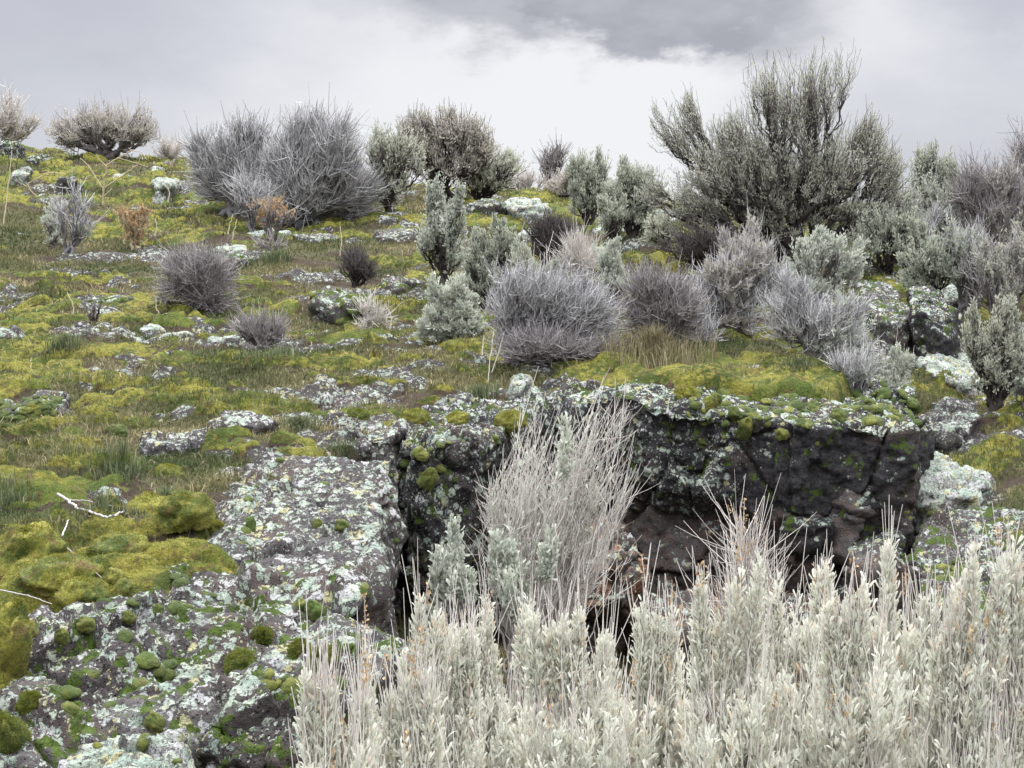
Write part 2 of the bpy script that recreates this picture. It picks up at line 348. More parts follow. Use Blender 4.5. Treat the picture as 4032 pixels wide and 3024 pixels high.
# ------------------------------------------------------------------ terrain
NCOL = 1000
Yr = np.concatenate([np.linspace(-6, 2.0, 30)[:-1], 2.0 * (20 / 2.0) ** (np.linspace(0, 1, 740)), 20 * (900 / 20) ** np.linspace(0, 1, 40)[1:]])
u = np.linspace(-1, 1, NCOL)
half = np.where(Yr < 20, .47 * np.maximum(Yr, 0) + 1.6 + np.where(Yr < 2, (2 - Yr) * 1.5, 0), .47 * 20 + 1.6 + (Yr - 20) * 1.6)
X = (u[None] * half[:, None]).ravel(); Y = np.repeat(Yr, NCOL)
Z = H(X, Y); up = sstep(sdist(X, Y, PLATEAU), -.03, .16)
near = 1 - sstep(Y, 17, 24)
n_moss = .55 * fbm(P3(X, Y, .8, .6), 3, 2) + .75 * fbm(P3(X, Y, 2.3, .45), 33, 4, .6); n_grass = fbm(P3(X, Y, 2.0, .45, 5), 9, 4, .6); n_rock = fbm(P3(X, Y, 1.5, .55, 9), 21, 4, .6)
wx = X + .05 * pn(P3(X, Y, 7), 5); wy = Y + .05 * pn(P3(X, Y, 7, 1, 3), 6)
f1, f2, rr = vor2(wx, wy, .30, 31, .55); g1, g2, gr = vor2(wx, wy, .15, 47, .7)
r1 = .42 + .3 * rr[:, 2]; dome1 = np.sqrt(np.clip(1 - (f1 / r1) ** 2, 0, 1)); r2 = .38 + .3 * gr[:, 2]; dome2 = np.sqrt(np.clip(1 - (g1 / r2) ** 2, 0, 1))
mossm = np.clip(.36 + 1.15 * n_moss + .45 * (dome1 - .55) + .30 * (dome2 - .5) + .35 * pn(P3(X, Y, 6, .6), 71), 0, 1) * sstep(fbm(P3(X, Y, .45, .7, 2), 77, 2), -.75, -.1)
leftmoss = np.exp(-(((X + 1.35) / .42) ** 2 + ((Y - 3.75) / .8) ** 2)); mossm = np.clip(mossm + leftmoss * .9 + .8 * sstep(X, .75, .95) * sstep(X, 1.75, 1.5) * sstep(Y, 6.2, 6.4) * sstep(Y, 7.5, 7.1), 0, 1)
mk = sstep(mossm, .38, .62)
rock = sstep(n_rock + .35 * (rr[:, 3] - .5) + .25 * pn(P3(X, Y, 5, .5), 72), .27, .42) * up * (1 - .8 * mk)
lowright = (1 - up) * sstep(X, 1.1, 1.5)
rock = np.maximum(rock, lowright * sstep(fbm(P3(X, Y, 1.6, .7, 4), 91, 3), .0, .2))
hollow = (1 - up) * sstep(X, 1.75, 1.45); mk = mk * (1 - rock) * (1 - hollow)
PUSH = [([(-.34, 3.35), (-.40, 2.8), (-.9, 2.7), (-1.15, 2.75), (-1.25, 3.2), (-1.12, 3.5), (-.85, 3.85), (-.5, 3.85)], .16), ([(-.5, 5.1), (-.5, 3.9), (-.75, 3.85), (-1.0, 4.2), (-1.0, 5.0)], .10),
        ([(2.2, 8.75), (2.85, 8.6), (2.95, 9.6), (2.3, 9.6)], .35), ([(1.55, 5.3), (1.6, 4.8), (1.9, 4.3), (2.2, 4.4), (2.2, 5.4)], .12), ([(1.7, 6.1), (2.0, 6.0), (2.1, 6.3), (1.75, 6.8)], .1), ([(.9, 6.2), (1.7, 6.1), (1.65, 6.5), (.9, 6.6)], .06)]
push = np.zeros(len(X))
for pl_, d_ in PUSH: push = np.maximum(push, d_ * sstep(sdist(X, Y, np.array(pl_, float)), -.02, .10))
Z = Z - push
Z = Z + near * (.13 * fbm(P3(X, Y, .55, .8), 61, 3) * up * sstep(Y, 5.5, 8) + .035 * fbm(P3(X, Y, 3.2), 14, 4)
                + mk * (.040 * dome1 * (.4 + rr[:, 3]) + .036 * dome2) + .07 * leftmoss * dome1 + .05 * rock * (.4 + pn(P3(X, Y, 8), 55)) + .006 * pn(P3(X, Y, 40), 66) + .004 * pn(P3(X, Y, 90), 67))
# soft hollows under the grass
gmask = np.clip(.66 + .9 * n_grass - .35 * mk - rock, 0, 1)
nr = len(Yr); ii = (np.arange(nr - 1)[:, None] * NCOL + np.arange(NCOL - 1)[None]).ravel()
quads = np.stack([ii, ii + 1, ii + 1 + NCOL, ii + NCOL], 1)
TZ = Z.reshape(nr, NCOL)
def HT(x, y):                                          # height of the finished mesh
    x = np.ravel(np.asarray(x, float)); y = np.ravel(np.asarray(y, float))
    r = np.clip(np.interp(y, Yr, np.arange(nr)), 0, nr - 1.001); i = r.astype(int); fr = r - i
    hw = np.interp(y, Yr, half); cc = np.clip((x / hw + 1) * .5 * (NCOL - 1), 0, NCOL - 1.001); j = cc.astype(int); fc = cc - j
    return (TZ[i, j] * (1 - fr) * (1 - fc) + TZ[i + 1, j] * fr * (1 - fc) + TZ[i, j + 1] * (1 - fr) * fc + TZ[i + 1, j + 1] * fr * fc), i, j
terr = link('hillside', mesh('hillside', np.stack([X, Y, Z], 1), quads, mat=MAT['ground'], attrs={'moss': mk, 'rock': rock, 'grass': gmask}))
tag(terr, kind='structure')
GM = gmask.reshape(nr, NCOL); MK = mk.reshape(nr, NCOL); RK = rock.reshape(nr, NCOL)
R_ = 3000.0
pl = link('ground', mesh('ground', [(-R_, -R_, -2.2), (R_, -R_, -2.2), (R_, R_, -2.2), (-R_, R_, -2.2)], [[0, 1, 2, 3]], mat=MAT['ground'])); tag(pl, kind='structure')

# ------------------------------------------------------------------ rocks
def chaikin(p, n=1):
    for _ in range(n):
        q = np.roll(p, -1, 0); p = np.stack([p * .82 + q * .18, p * .18 + q * .82], 1).reshape(-1, 2)
    return p
def rock(name, label, poly, ztop, zbot, mat='rock', bevel=.05, prof=((0, 0), (1, 0)), res=.012, amp=.03, crack=.02, cell=.28, seed=1, stretch=1.0, cat='rock', group=None, fine=.014, lines=(), jit=.05):
    """closed rock: wall rings following a profile of insets (height fraction, inset), a rounded edge, then cap rings"""
    poly = np.array(poly, float); ar = (poly[:, 0] * np.roll(poly[:, 1], -1) - poly[:, 1] * np.roll(poly[:, 0], -1)).sum()
    if ar < 0: poly = poly[::-1]
    poly = chaikin(poly); seg = np.linalg.norm(np.roll(poly, -1, 0) - poly, axis=1); L = seg.sum()
    M = int(np.clip(L / res, 60, 900)); s = np.concatenate([[0], np.cumsum(seg)]); pp = np.vstack([poly, poly[:1]])
    q = np.linspace(0, L, M, endpoint=False); per = np.stack([np.interp(q, s, pp[:, 0]), np.interp(q, s, pp[:, 1])], 1)
    per = per + (per - per.mean(0)) / np.linalg.norm(per - per.mean(0), axis=1)[:, None] * (pn(P3(per[:, 0], per[:, 1], 3.2, 1, seed), seed) * 1.0 + .5 * pn(P3(per[:, 0], per[:, 1], 9, 1, seed), seed + 1))[:, None] * jit
    cen = per.mean(0); ctr = per - cen; rad = np.linalg.norm(ctr, axis=1)[:, None]; dirn = ctr / rad
    wrap = lambda f: (lambda x, y: np.ravel(f(np.ravel(x), np.ravel(y)) if callable(f) else float(f)) + np.zeros(np.size(x)))
    zt = wrap(ztop); zb = wrap(zbot)
    hgt = float(np.max(zt(per[:, 0], per[:, 1]) - zb(per[:, 0], per[:, 1])))
    rings = []; nw = int(np.clip(hgt / res, 8, 140)); pf = np.array(prof, float)
    nb = max(2, int(zb is not None) * 6)
    for k in range(6):                                 # underside
        f = (k + .5) / 6; xy = cen + ctr * f * (1 - pf[0, 1] / rad.mean()); rings.append(np.column_stack([xy, zb(xy[:, 0], xy[:, 1])]))
    for k in range(nw):
        t = k / nw; ins = np.interp(t, pf[:, 0], pf[:, 1]); xy = cen + dirn * np.maximum(rad - ins, rad * .15)
        b0 = zb(xy[:, 0], xy[:, 1]); t0 = zt(xy[:, 0], xy[:, 1]) - bevel; rings.append(np.column_stack([xy, b0 + (t0 - b0) * t]))
    insT = np.interp(1, pf[:, 0], pf[:, 1])
    for k in range(7):
        a = k / 6 * math.pi / 2; xy = cen + dirn * np.maximum(rad - insT - bevel * (1 - math.cos(a)), rad * .12)
        rings.append(np.column_stack([xy, zt(xy[:, 0], xy[:, 1]) - bevel * (1 - math.sin(a))]))
    last = rings[-1][:, :2]; nc = int(np.clip(rad.mean() / res, 6, 90))
    for k in range(1, nc):
        f = 1 - k / nc; xy = cen + (last - cen) * f; rings.append(np.column_stack([xy, zt(xy[:, 0], xy[:, 1])]))
    V = np.vstack(rings); nR = len(rings)
    c0 = np.array([[cen[0], cen[1], zb(cen[0], cen[1])[0]]]); c1 = np.array([[cen[0], cen[1], zt(cen[0], cen[1])[0]]])
    G = V.reshape(nR, M, 3); du = np.roll(G, -1, 1) - np.roll(G, 1, 1); dv = np.empty_like(G); dv[1:-1] = G[2:] - G[:-2]; dv[0] = G[1] - G[0]; dv[-1] = G[-1] - G[-2]
    N = np.cross(du, dv).reshape(-1, 3); N /= np.linalg.norm(N, axis=1)[:, None] + 1e-9
    Vs = V * np.array([1, 1, 1 / stretch]); Wp = Vs + .028 * np.stack([pn(Vs * 5, seed + 3), pn(Vs * 5, seed + 4), pn(Vs * 5, seed + 5)], 1)
    a, b, r, tl = vor3(Wp / cell, seed); _, _, r_b, tl_b = vor3(Wp / cell * 2.6 + 7, seed + 1)
    disp = amp * .8 * fbm(Vs * 2.6, seed, 4) + crack * ((r - .5) * 1.1 + tl * 1.5 + (r_b - .5) * .45 + tl_b * .7 - .8 * (1 - sstep(b - a, 0, .07))) + fine * fbm(V * 16, seed + 8, 4, .62)
    for ln, wd_, dp_ in lines:                         # fractures along a line in space
        dl = np.full(len(V), 9.)
        for p_, q_ in zip(ln[:-1], ln[1:]):
            p_ = np.array(p_); e_ = np.array(q_) - p_; t_ = np.clip(((V - p_) @ e_) / (e_ @ e_), 0, 1); dl = np.minimum(dl, np.linalg.norm(V - p_ - t_[:, None] * e_, axis=1))
        dl = dl + .012 * pn(V * 14, seed + 2); disp = disp - dp_ * (1 - sstep(dl, wd_ * .3, wd_))
    V = V + N * disp[:, None]
    V = np.vstack([V, c0, c1]); i0 = len(V) - 2; i1 = len(V) - 1
    kk = (np.arange(nR - 1)[:, None] * M + np.arange(M)[None]).ravel(); k2 = (np.arange(nR - 1)[:, None] * M + (np.arange(M)[None] + 1) % M).ravel()
    quads = np.stack([kk, k2, k2 + M, kk + M], 1); j = np.arange(M); jn = (j + 1) % M
    tris = np.vstack([np.stack([jn, j, np.full(M, i0)], 1), np.stack([(nR - 1) * M + j, (nR - 1) * M + jn, np.full(M, i1)], 1)])
    org = np.array([cen[0], cen[1], V[:, 2].min()]); o = link(name, mesh(name, V - org, quads, tris, MAT[mat]), loc=org)
    return tag(o, label, cat, group)
def xy(px, D): return ((px - 512) / FPX * D * 1.0, D)
def tilt(off=0.0, f=Hup, k=1.0): return lambda x, y: f(x, y) + off
def plane(pts):                                        # plane through three (px,py,D) points
    A = np.array([at(*p) for p in pts]); n = np.cross(A[1] - A[0], A[2] - A[0]); return lambda x, y: A[0, 2] - (n[0] * (np.ravel(x) - A[0, 0]) + n[1] * (np.ravel(y) - A[0, 1])) / n[2]

# the ledge on the right and what is under it
rock('rock_ledge', 'long dark basalt ledge with a sheer black face and a lichen and moss top', [xy(560, 6.55), xy(600, 6.25), xy(640, 6.08), xy(700, 5.98), xy(760, 6.0), xy(800, 5.9), xy(860, 5.92), xy(925, 5.9), xy(930, 6.4), xy(905, 7.1), xy(800, 7.2), xy(690, 7.1), xy(600, 6.9)],
     lambda x, y: Hup(x, y) + .03 * sstep(-x, -.9, -.5) + .03 * pn(P3(x, y, 4), 3) - .035 * sstep(x, .7, 1.6) * (1 - sstep(y, 5.95, 6.4)) - .05 * sstep(y, 6.3, 6.5), lambda x, y: .70 - .24 * sstep(x, .85, 1.25), 'rock_face', .03, ((0, .16), (.2, .05), (.6, .02), (1, 0)), .0105, .04, .034, .30, 5, 2.1, 'rock ledge')
rock('rock', 'brown recessed basalt block under the overhang of the long ledge', [xy(610, 6.3), xy(640, 6.14), xy(700, 6.05), xy(760, 6.02), xy(800, 5.96), xy(850, 6.0), xy(893, 5.98), xy(900, 6.6), xy(800, 6.9), xy(620, 6.9)],
     lambda x, y: .76 + 0 * np.ravel(x), .05, 'rock_shade', .03, ((0, -.05), (.35, .03), (.6, .0), (1, .06)), .013, .06, .05, .30, 15, 1.2)
rock('rock', 'grey boulder lying at the foot of the ledge behind the pale brush', [xy(625, 5.2), xy(680, 5.05), xy(720, 5.15), xy(735, 5.5), xy(690, 5.75), xy(630, 5.7)],
     lambda x, y: .40 + .03 * np.ravel(x), .05, 'rock_shade', .06, res=.012, amp=.06, crack=.02, seed=25)
rock('boulder', 'boulder with orange rust and lichen below the ledge, right of the tall grey brush', [xy(556, 5.2), xy(580, 5.02), xy(620, 4.98), xy(640, 5.1), xy(648, 5.35), xy(620, 5.65), xy(570, 5.6)],
     plane([(560, 575, 5.1), (640, 545, 5.1), (610, 525, 5.5)]), lambda x, y: .42 + .10 * (np.ravel(x) - .2), 'rock_rust', .07, ((0, .09), (.4, 0), (1, .03)), .010, .06, .03, .16, 31, cat='boulder')
rock('rock', 'small dark block at the right foot of the long ledge', [xy(845, 5.55), xy(880, 5.5), xy(905, 5.65), xy(908, 6.0), xy(850, 6.05)], .60, .05, 'rock_face', .05, res=.012, amp=.05, seed=35)

RUB = [(.05, 5.5, .22, .30), (-.22, 4.9, .16, .2), (.32, 5.75, .2, .34), (-.05, 5.95, .25, .45), (1.15, 5.35, .2, .22), (.95, 5.0, .13, .12), (1.45, 5.3, .22, .26), (.3, 4.95, .12, .16), (-.28, 5.3, .12, .3)]
RL = ['dark block deep in the hollow behind the tall brush', 'brown rock with an orange lichen fleck at the mouth of the hollow', 'dark block left of the rusty boulder', 'dark rock at the very back of the hollow', 'brown block under the right end of the ledge', 'small brown block before the ledge foot', 'brown block right of the ledge foot', 'small dark stone below the tall brush', 'narrow dark rock against the cracked slab wall']
for k, (x_, y_, r_, h_) in enumerate(RUB):
    rs = np.random.default_rng(500 + k); an = np.linspace(0, 2 * math.pi, 8, endpoint=False) + rs.uniform(-.25, .25, 8); q_ = rs.uniform(.75, 1.15, 8)
    z_ = float(H(x_, y_)[0]); rock('rock', RL[k], np.stack([x_ + r_ * q_ * np.cos(an), y_ + r_ * .8 * q_ * np.sin(an)], 1), z_ + h_, z_ - .1, 'rock_rust' if k == 1 else 'rock_shade', .04, ((0, 0), (1, .04)), .013, .06, .03, .2, 510 + k, group='broken rocks in the hollow')
# left slabs
rock('rock_slab', 'large lichen-crusted slab with a long crack, left of the dark hollow', [xy(398, 5.15), xy(390, 4.6), xy(386, 4.1), xy(376, 3.75), xy(320, 3.7), xy(270, 3.8), xy(215, 4.0), xy(170, 4.45), xy(185, 4.8), xy(215, 5.15), xy(262, 5.3), xy(330, 5.55), xy(385, 5.5)],
     lambda x, y: Hup(x, y) + .04 - .075 * sstep(-x, .80, 1.15) - .05 * sstep(y, 5.0, 5.5), .1, 'rock', .05, ((0, .12), (.4, .06), (1, 0)), .0095, .05, .02, .42, 42, 1.0, 'rock slab', lines=[([ground(*p) + (0, 0, .04) for p in ((288, 492), (293, 515), (300, 540), (308, 575))], .022, .09), ([ground(*p) + (0, 0, .04) for p in ((300, 540), (260, 560), (225, 556))], .018, .05)])
rock('rock_slab', 'pale lichened slab in the middle of the slope, joined to the rim above the hollow', [xy(338, 5.75), xy(396, 5.6), xy(404, 6.0), xy(392, 6.9), xy(345, 7.0), xy(318, 6.5)],
     lambda x, y: Hup(x, y) + .045 - .05 * sstep(y, 6.5, 6.9), .3, 'rock', .05, ((0, 0), (1, 0)), .0115, .06, .03, .3, 47, 1.0, 'rock slab')
rock('rock_slab', 'mossy-edged slab forming the rim above the dark hollow', [xy(398, 5.4), xy(430, 5.35), xy(470, 5.6), xy(515, 5.95), xy(535, 6.2), xy(500, 6.5), xy(440, 6.4), xy(400, 6.1)],
     lambda x, y: Hup(x, y) + .045, .1, 'rock_face', .06, ((0, .2), (.5, .10), (.8, .02), (1, 0)), .011, .05, .03, .33, 52, 1.2, 'rock slab')
rock('rock', 'dark rock wall behind the tall grey brush between the two ledges', [xy(505, 6.35), xy(560, 6.35), xy(610, 6.3), xy(620, 6.7), xy(560, 6.9), xy(510, 6.8)],
     lambda x, y: Hup(x, y) + .01, .05, 'rock_face', .06, ((0, .05), (1, 0)), .012, .05, .04, .3, 58, 1.2)
rock('rock', 'big foreground rock spotted with pale green lichen and dark moss', [(-.30, 3.35), (-.34, 3.10), (-.50, 2.99), (-.66, 2.88), (-.92, 2.78), (-1.5, 2.66), (-1.9, 2.8), (-1.7, 3.3), (-1.25, 3.6), (-.9, 3.95), (-.5, 3.9), (-.36, 3.7)],
     lambda x, y: Hup(x, y) + .05 - .12 * sstep(3.1 - np.ravel(y), 0, .45), -.1, 'rock_front', .05, ((0, .0), (.7, .0), (1, .02)), .0082, .07, .034, .30, 62, 1.0, lines=[([ground(*p) + (0, 0, .04) for p in ((170, 560), (215, 585), (262, 620), (300, 632))], .03, .06), ([ground(*p) + (0, 0, .04) for p in ((60, 690), (110, 700), (150, 668), (200, 672))], .03, .06)])
rock('rock', 'small foreground rock with a round lichen rosette, split off by a black crack', [(-.30, 3.04), (-.31, 2.70), (-.50, 2.60), (-.64, 2.62), (-.655, 2.80), (-.50, 2.93), (-.38, 3.03)],
     lambda x, y: .80 + .35 * (np.ravel(y) - 2.8), -.1, 'rock_front', .05, ((0, 0), (1, .02)), .0075, .05, .03, .2, 72, 1.0)
rock('boulder', 'whitish boulder at the bottom edge, crusted with grey-white lichen', [(-.60, 2.80), (-.62, 2.58), (-.74, 2.50), (-.88, 2.56), (-.90, 2.70), (-.78, 2.80)], lambda x, y: .74 + .25 * (np.ravel(y) - 2.7), 0, 'rock_pale', .07, ((0, 0), (1, .02)), .0075, .06, .02, .15, 82, 1.0, 'boulder')

# flat stones showing through the turf of the slope: (px, py, half width px, depth m, height m, material, label)
STONES = [
 (36, 418, 42, .45, .09, 'rock', 'lichened outcrop at the left edge with a row of moss cushions'),
 (8, 352, 24, .3, .16, 'rock', 'rounded grey boulder cut by the left edge of the photo'),
 (178, 448, 50, .34, .05, 'rock', 'flat lichen slab sunk in the turf left of the cracked slab'),
 (236, 430, 44, .34, .05, 'rock', 'lichen slab with moss lumps behind the flat slab'),
 (455, 409, 28, .2, .07, 'rock', 'low squared stone with a flat pale top beside yellow moss'),
 (525, 396, 22, .25, .07, 'rock_pale', 'pale lumpy stone at the turf edge left of the tall brush tips'),
 (105, 305, 34, .6, .07, 'rock_mossy', 'mossy stone pile left of the dark thorny shrub'),
 (345, 310, 44, .6, .10, 'rock_mossy', 'moss-capped stones in the middle of the slope'),
 (400, 292, 30, .5, .10, 'rock_mossy', 'mossy stone just left of the round sage bush'),
 (210, 262, 50, .45, .07, 'rock_mossy', 'grey stones behind the dark thorny shrub'),
 (408, 347, 30, .22, .035, 'rock_pale', 'thin pale rock shelf below the round sage bush'),
 (150, 333, 16, .2, .04, 'rock_pale', 'small pale stone by the black stump'),
 (225, 342, 26, .2, .04, 'rock_pale', 'low pale stone left of the dead twiggy clump'),
 (175, 338, 20, .15, .03, 'rock_pale', 'narrow pale stone right of the black stump'),
 (22, 177, 12, .5, .12, 'rock_pale', 'small grey stone near the crest at far left'),
 (66, 186, 13, .5, .14, 'rock', 'grey stone under the leafless straw stems'),
 (165, 190, 14, .6, .12, 'rock_pale', 'light stone right of the forked straw stalk'),
 (122, 180, 11, .5, .08, 'rock_pale', 'thin light stone behind the forked straw stalk'),
 (158, 176, 10, .5, .12, 'rock_pale', 'small pointed light stone near the left crest'),
 (270, 235, 26, .35, .05, 'rock_pale', 'bright flat stone below the orange dry tuft'),
 (232, 250, 20, .3, .03, 'rock_pale', 'flat stone strip left of the dead grey twigs'),
 (315, 240, 26, .4, .05, 'rock', 'dull flat stone at the centre of the slope'),
 (395, 236, 26, .5, .06, 'rock', 'flat stone left of the upright sage'),
 (392, 222, 24, .5, .10, 'rock', 'dark stones at the foot of the upright sage'),
 (487, 216, 24, .8, .18, 'rock_mossy', 'cracked outcrop block with a dark cleft, mid distance'),
 (528, 216, 30, .8, .18, 'rock_pale', 'domed pale outcrop right of the dark cleft'),
 (548, 238, 34, .5, .08, 'rock_pale', 'flat pale outcrop in front of the domed one'),
 (605, 232, 40, .6, .07, 'rock_pale', 'layered grey outcrop under the twin sage bushes'),
 (665, 222, 26, .7, .10, 'rock_pale', 'grey outcrop left of the largest sagebrush'),
 (600, 255, 18, .3, .05, 'rock_pale', 'small pale stone among the mid-slope grass'),
 (540, 207, 14, .4, .05, 'rock_pale', 'tiny far stone on the central crest'),
 (8, 133, 15, .5, .17, 'rock_face', 'black rock on the crest at far left'),
 (40, 148, 16, .5, .12, 'rock_face', 'dark jagged rock on the crest right of the black one'),
]
for k, (px, py, hw, dep, hh, mt, lb) in enumerate(STONES):
    hh *= .75
    rs = np.random.default_rng(100 + k); g = ground(px, py + 2); D = g[1]; a = hw / FPX * D
    if py < 150: g = at(px, py, 17.6 if px < 30 else 17.2); D = g[1]; a = hw / FPX * D; g[2] = H(g[0], D)[0]
    ang = np.sort(rs.uniform(0, 2 * math.pi, 11)); ang = np.linspace(0, 2 * math.pi, 11, endpoint=False) + rs.uniform(-.2, .2, 11)
    rad = rs.uniform(.8, 1.1, 11); pol = np.stack([g[0] + a * rad * np.cos(ang), D + dep * .5 * rad * np.sin(ang)], 1)
    tz = rs.uniform(-.12, .12); base = HT(pol[:, 0], pol[:, 1])[0]; lo = float(base.min()) - .12; sm = float(base.mean())
    rock('rock', lb, pol, (lambda x, y, g=g, hh=hh, tz=tz: H(x, y) + hh + tz * (np.ravel(x) - g[0]) * .5 + .02), lo, mt, min(hh * .55 + .02, .06), ((0, 0), (1, .02)), .0025 * D + .003, .05 * min(1, hh / .08), .03 * min(1, hh / .08), .22 * max(1, D / 8), 200 + k * 7, .6, group='lichened stones on the slope', fine=.008, jit=.02)

# right-hand side rocks
rock('rock_slab', 'broad lichen slab with dark green moss sloping down at the right edge', [xy(905, 5.35), xy(940, 4.9), xy(1000, 4.4), xy(1060, 4.2), xy(1120, 4.6), xy(1100, 5.5), xy(1010, 5.7), xy(930, 5.75)],
     plane([(905, 545, 5.4), (1010, 620, 4.6), (1000, 505, 5.7)]), .2, 'rock_mossy', .06, ((0, .1), (1, 0)), .011, .06, .02, .4, 301, 1, 'rock slab')
rock('rock_slab', 'pale tilted slab right of the ledge end below yellow moss', [xy(905, 6.1), xy(940, 5.9), xy(985, 6.0), xy(998, 6.25), xy(960, 6.6), xy(915, 6.9)],
     plane([(905, 490, 6.0), (990, 478, 6.2), (940, 445, 6.9)]), .3, 'rock_pale', .04, res=.012, amp=.03, crack=.02, cell=.4, seed=311, cat='rock slab')
rock('rock', 'rounded lichened rock on the moss right of the ledge corner', [xy(925, 7.2), xy(950, 7.0), xy(975, 7.1), xy(985, 7.4), xy(955, 7.7), xy(925, 7.6)],
     lambda x, y: H(x, y) + .14, .6, 'rock', .07, res=.014, amp=.05, seed=321)
rock('boulder', 'angular boulder with a green-tinged top and dark side, left of its pair', [xy(862, 9.0), xy(885, 8.8), xy(910, 8.85), xy(915, 9.3), xy(890, 9.9), xy(860, 9.8)],
     plane([(865, 308, 9.0), (912, 318, 8.9), (880, 284, 9.8)]), .8, 'rock_mossy', .05, res=.018, amp=.05, seed=331, cat='boulder', cell=.4)
rock('boulder', 'angular boulder with a pale top and black side, right of its pair', [xy(914, 8.8), xy(935, 8.6), xy(955, 8.75), xy(957, 9.3), xy(935, 9.8), xy(908, 9.7)],
     plane([(912, 306, 8.9), (952, 318, 8.8), (930, 290, 9.8)]), .8, 'rock_face', .05, res=.018, amp=.05, seed=341, cat='boulder', cell=.4)
rock('boulder', 'heap-like grey boulder above the angular pair', [xy(930, 10.2), xy(960, 9.9), xy(985, 10.1), xy(990, 10.8), xy(950, 11.2), xy(915, 11)],
     plane([(930, 285, 10.2), (985, 290, 10.2), (955, 258, 11)]), 1.0, 'rock', .10, res=.02, amp=.10, seed=351, cat='boulder', cell=.4)
rock('rock_slab', 'flat lichen outcrop between the angular boulders and the right bush', [xy(915, 8.3), xy(965, 8.0), xy(1010, 8.2), xy(1000, 8.9), xy(930, 9.1)],
     plane([(915, 362, 8.4), (985, 385, 8.0), (950, 350, 8.9)]), .6, 'rock_pale', .05, res=.017, amp=.06, seed=361, cat='rock slab', cell=.4)
rock('rock_slab', 'mossy rock shelf beneath the largest sagebrush, right of its trunk', [xy(850, 10.4), xy(900, 10.1), xy(950, 10.6), xy(940, 11.6), xy(860, 11.8)],
     plane([(850, 290, 10.4), (940, 290, 10.4), (900, 262, 11.6)]), 1.0, 'rock_mossy', .06, res=.022, amp=.08, seed=371, cat='rock slab', cell=.5)

# ------------------------------------------------------------------ tubes, leaves
def hermite(p0, p1, t0, t1, n):
    s = np.linspace(0, 1, n)[None, :, None]; h = (2 * s ** 3 - 3 * s ** 2 + 1, s ** 3 - 2 * s ** 2 + s, -2 * s ** 3 + 3 * s ** 2, s ** 3 - s ** 2)
    return h[0] * p0[:, None] + h[1] * t0[:, None] + h[2] * p1[:, None] + h[3] * t1[:, None]
def tubes(P, R, sides=3, tint=None, rs=None):          # P (N,n,3), R (N,n)
    N, n, _ = P.shape; T = np.gradient(P, axis=1); T /= np.linalg.norm(T, axis=2)[:, :, None] + 1e-9
    ref = rs.normal(size=(N, 1, 3)); A = np.cross(T, np.broadcast_to(ref, T.shape)); A /= np.linalg.norm(A, axis=2)[:, :, None] + 1e-9; B = np.cross(T, A)
    an = np.arange(sides) / sides * 2 * math.pi
    V = P[:, :, None] + R[:, :, None, None] * (np.cos(an)[None, None, :, None] * A[:, :, None] + np.sin(an)[None, None, :, None] * B[:, :, None])
    base = (np.arange(N)[:, None, None] * n + np.arange(n - 1)[None, :, None]) * sides
    j = np.arange(sides)[None, None]; jn = (j + 1) % sides
    Q = np.stack([base + j, base + jn, base + sides + jn, base + sides + j], -1).reshape(-1, 4)
    tt = np.repeat(tint if tint is not None else rs.random(N), n * sides)
    return V.reshape(-1, 3), Q, tt
LEAF = {
 'diamond': (np.array([(0, 0, 0), (-.5, .6, .1), (0, 1, -.02), (.5, .6, .1)]), [(0, 3, 2, 1)]),
 'wedge': (np.array([(0, 0, 0), (-.17, .45, .05), (.17, .45, .05), (-.46, .93, -.02), (-.14, .84, .05), (0, 1.0, .0), (.14, .84, .05), (.46, .93, -.02), (-.40, .72, .05), (.40, .72, .05)]),
           [(0, 2, 1), (1, 2, 6), (1, 6, 4), (1, 4, 8), (8, 4, 3), (4, 6, 5), (2, 9, 6), (9, 7, 6)]),
 'finger': (np.array([(0, 0, 0), (-.42, .45, .10), (.42, .45, .10), (-.50, .85, .05), (.50, .85, .05), (-.2, 1.0, -.05), (.2, 1.0, -.05)]),
           [(0, 2, 1), (1, 2, 4), (1, 4, 3), (3, 4, 6), (3, 6, 5)]),
}
def leaves(pos, d, L, Wd, kind, rs, tint):
    tv, tf = LEAF[kind]; N = len(pos); d = d / (np.linalg.norm(d, axis=1)[:, None] + 1e-9)
    side = np.cross(d, rs.normal(size=(N, 3))); side /= np.linalg.norm(side, axis=1)[:, None] + 1e-9; nr_ = np.cross(side, d)
    V = pos[:, None] + tv[None, :, 1:2] * L[:, None, None] * d[:, None] + tv[None, :, 0:1] * Wd[:, None, None] * side[:, None] + tv[None, :, 2:3] * L[:, None, None] * nr_[:, None]
    F = (np.arange(N)[:, None, None] * len(tv) + np.array(tf)[None]).reshape(-1, len(tf[0]))
    return V.reshape(-1, 3), F, np.repeat(tint, len(tv))
GROW = 1.2
G1 = 'shrubs along the crest'
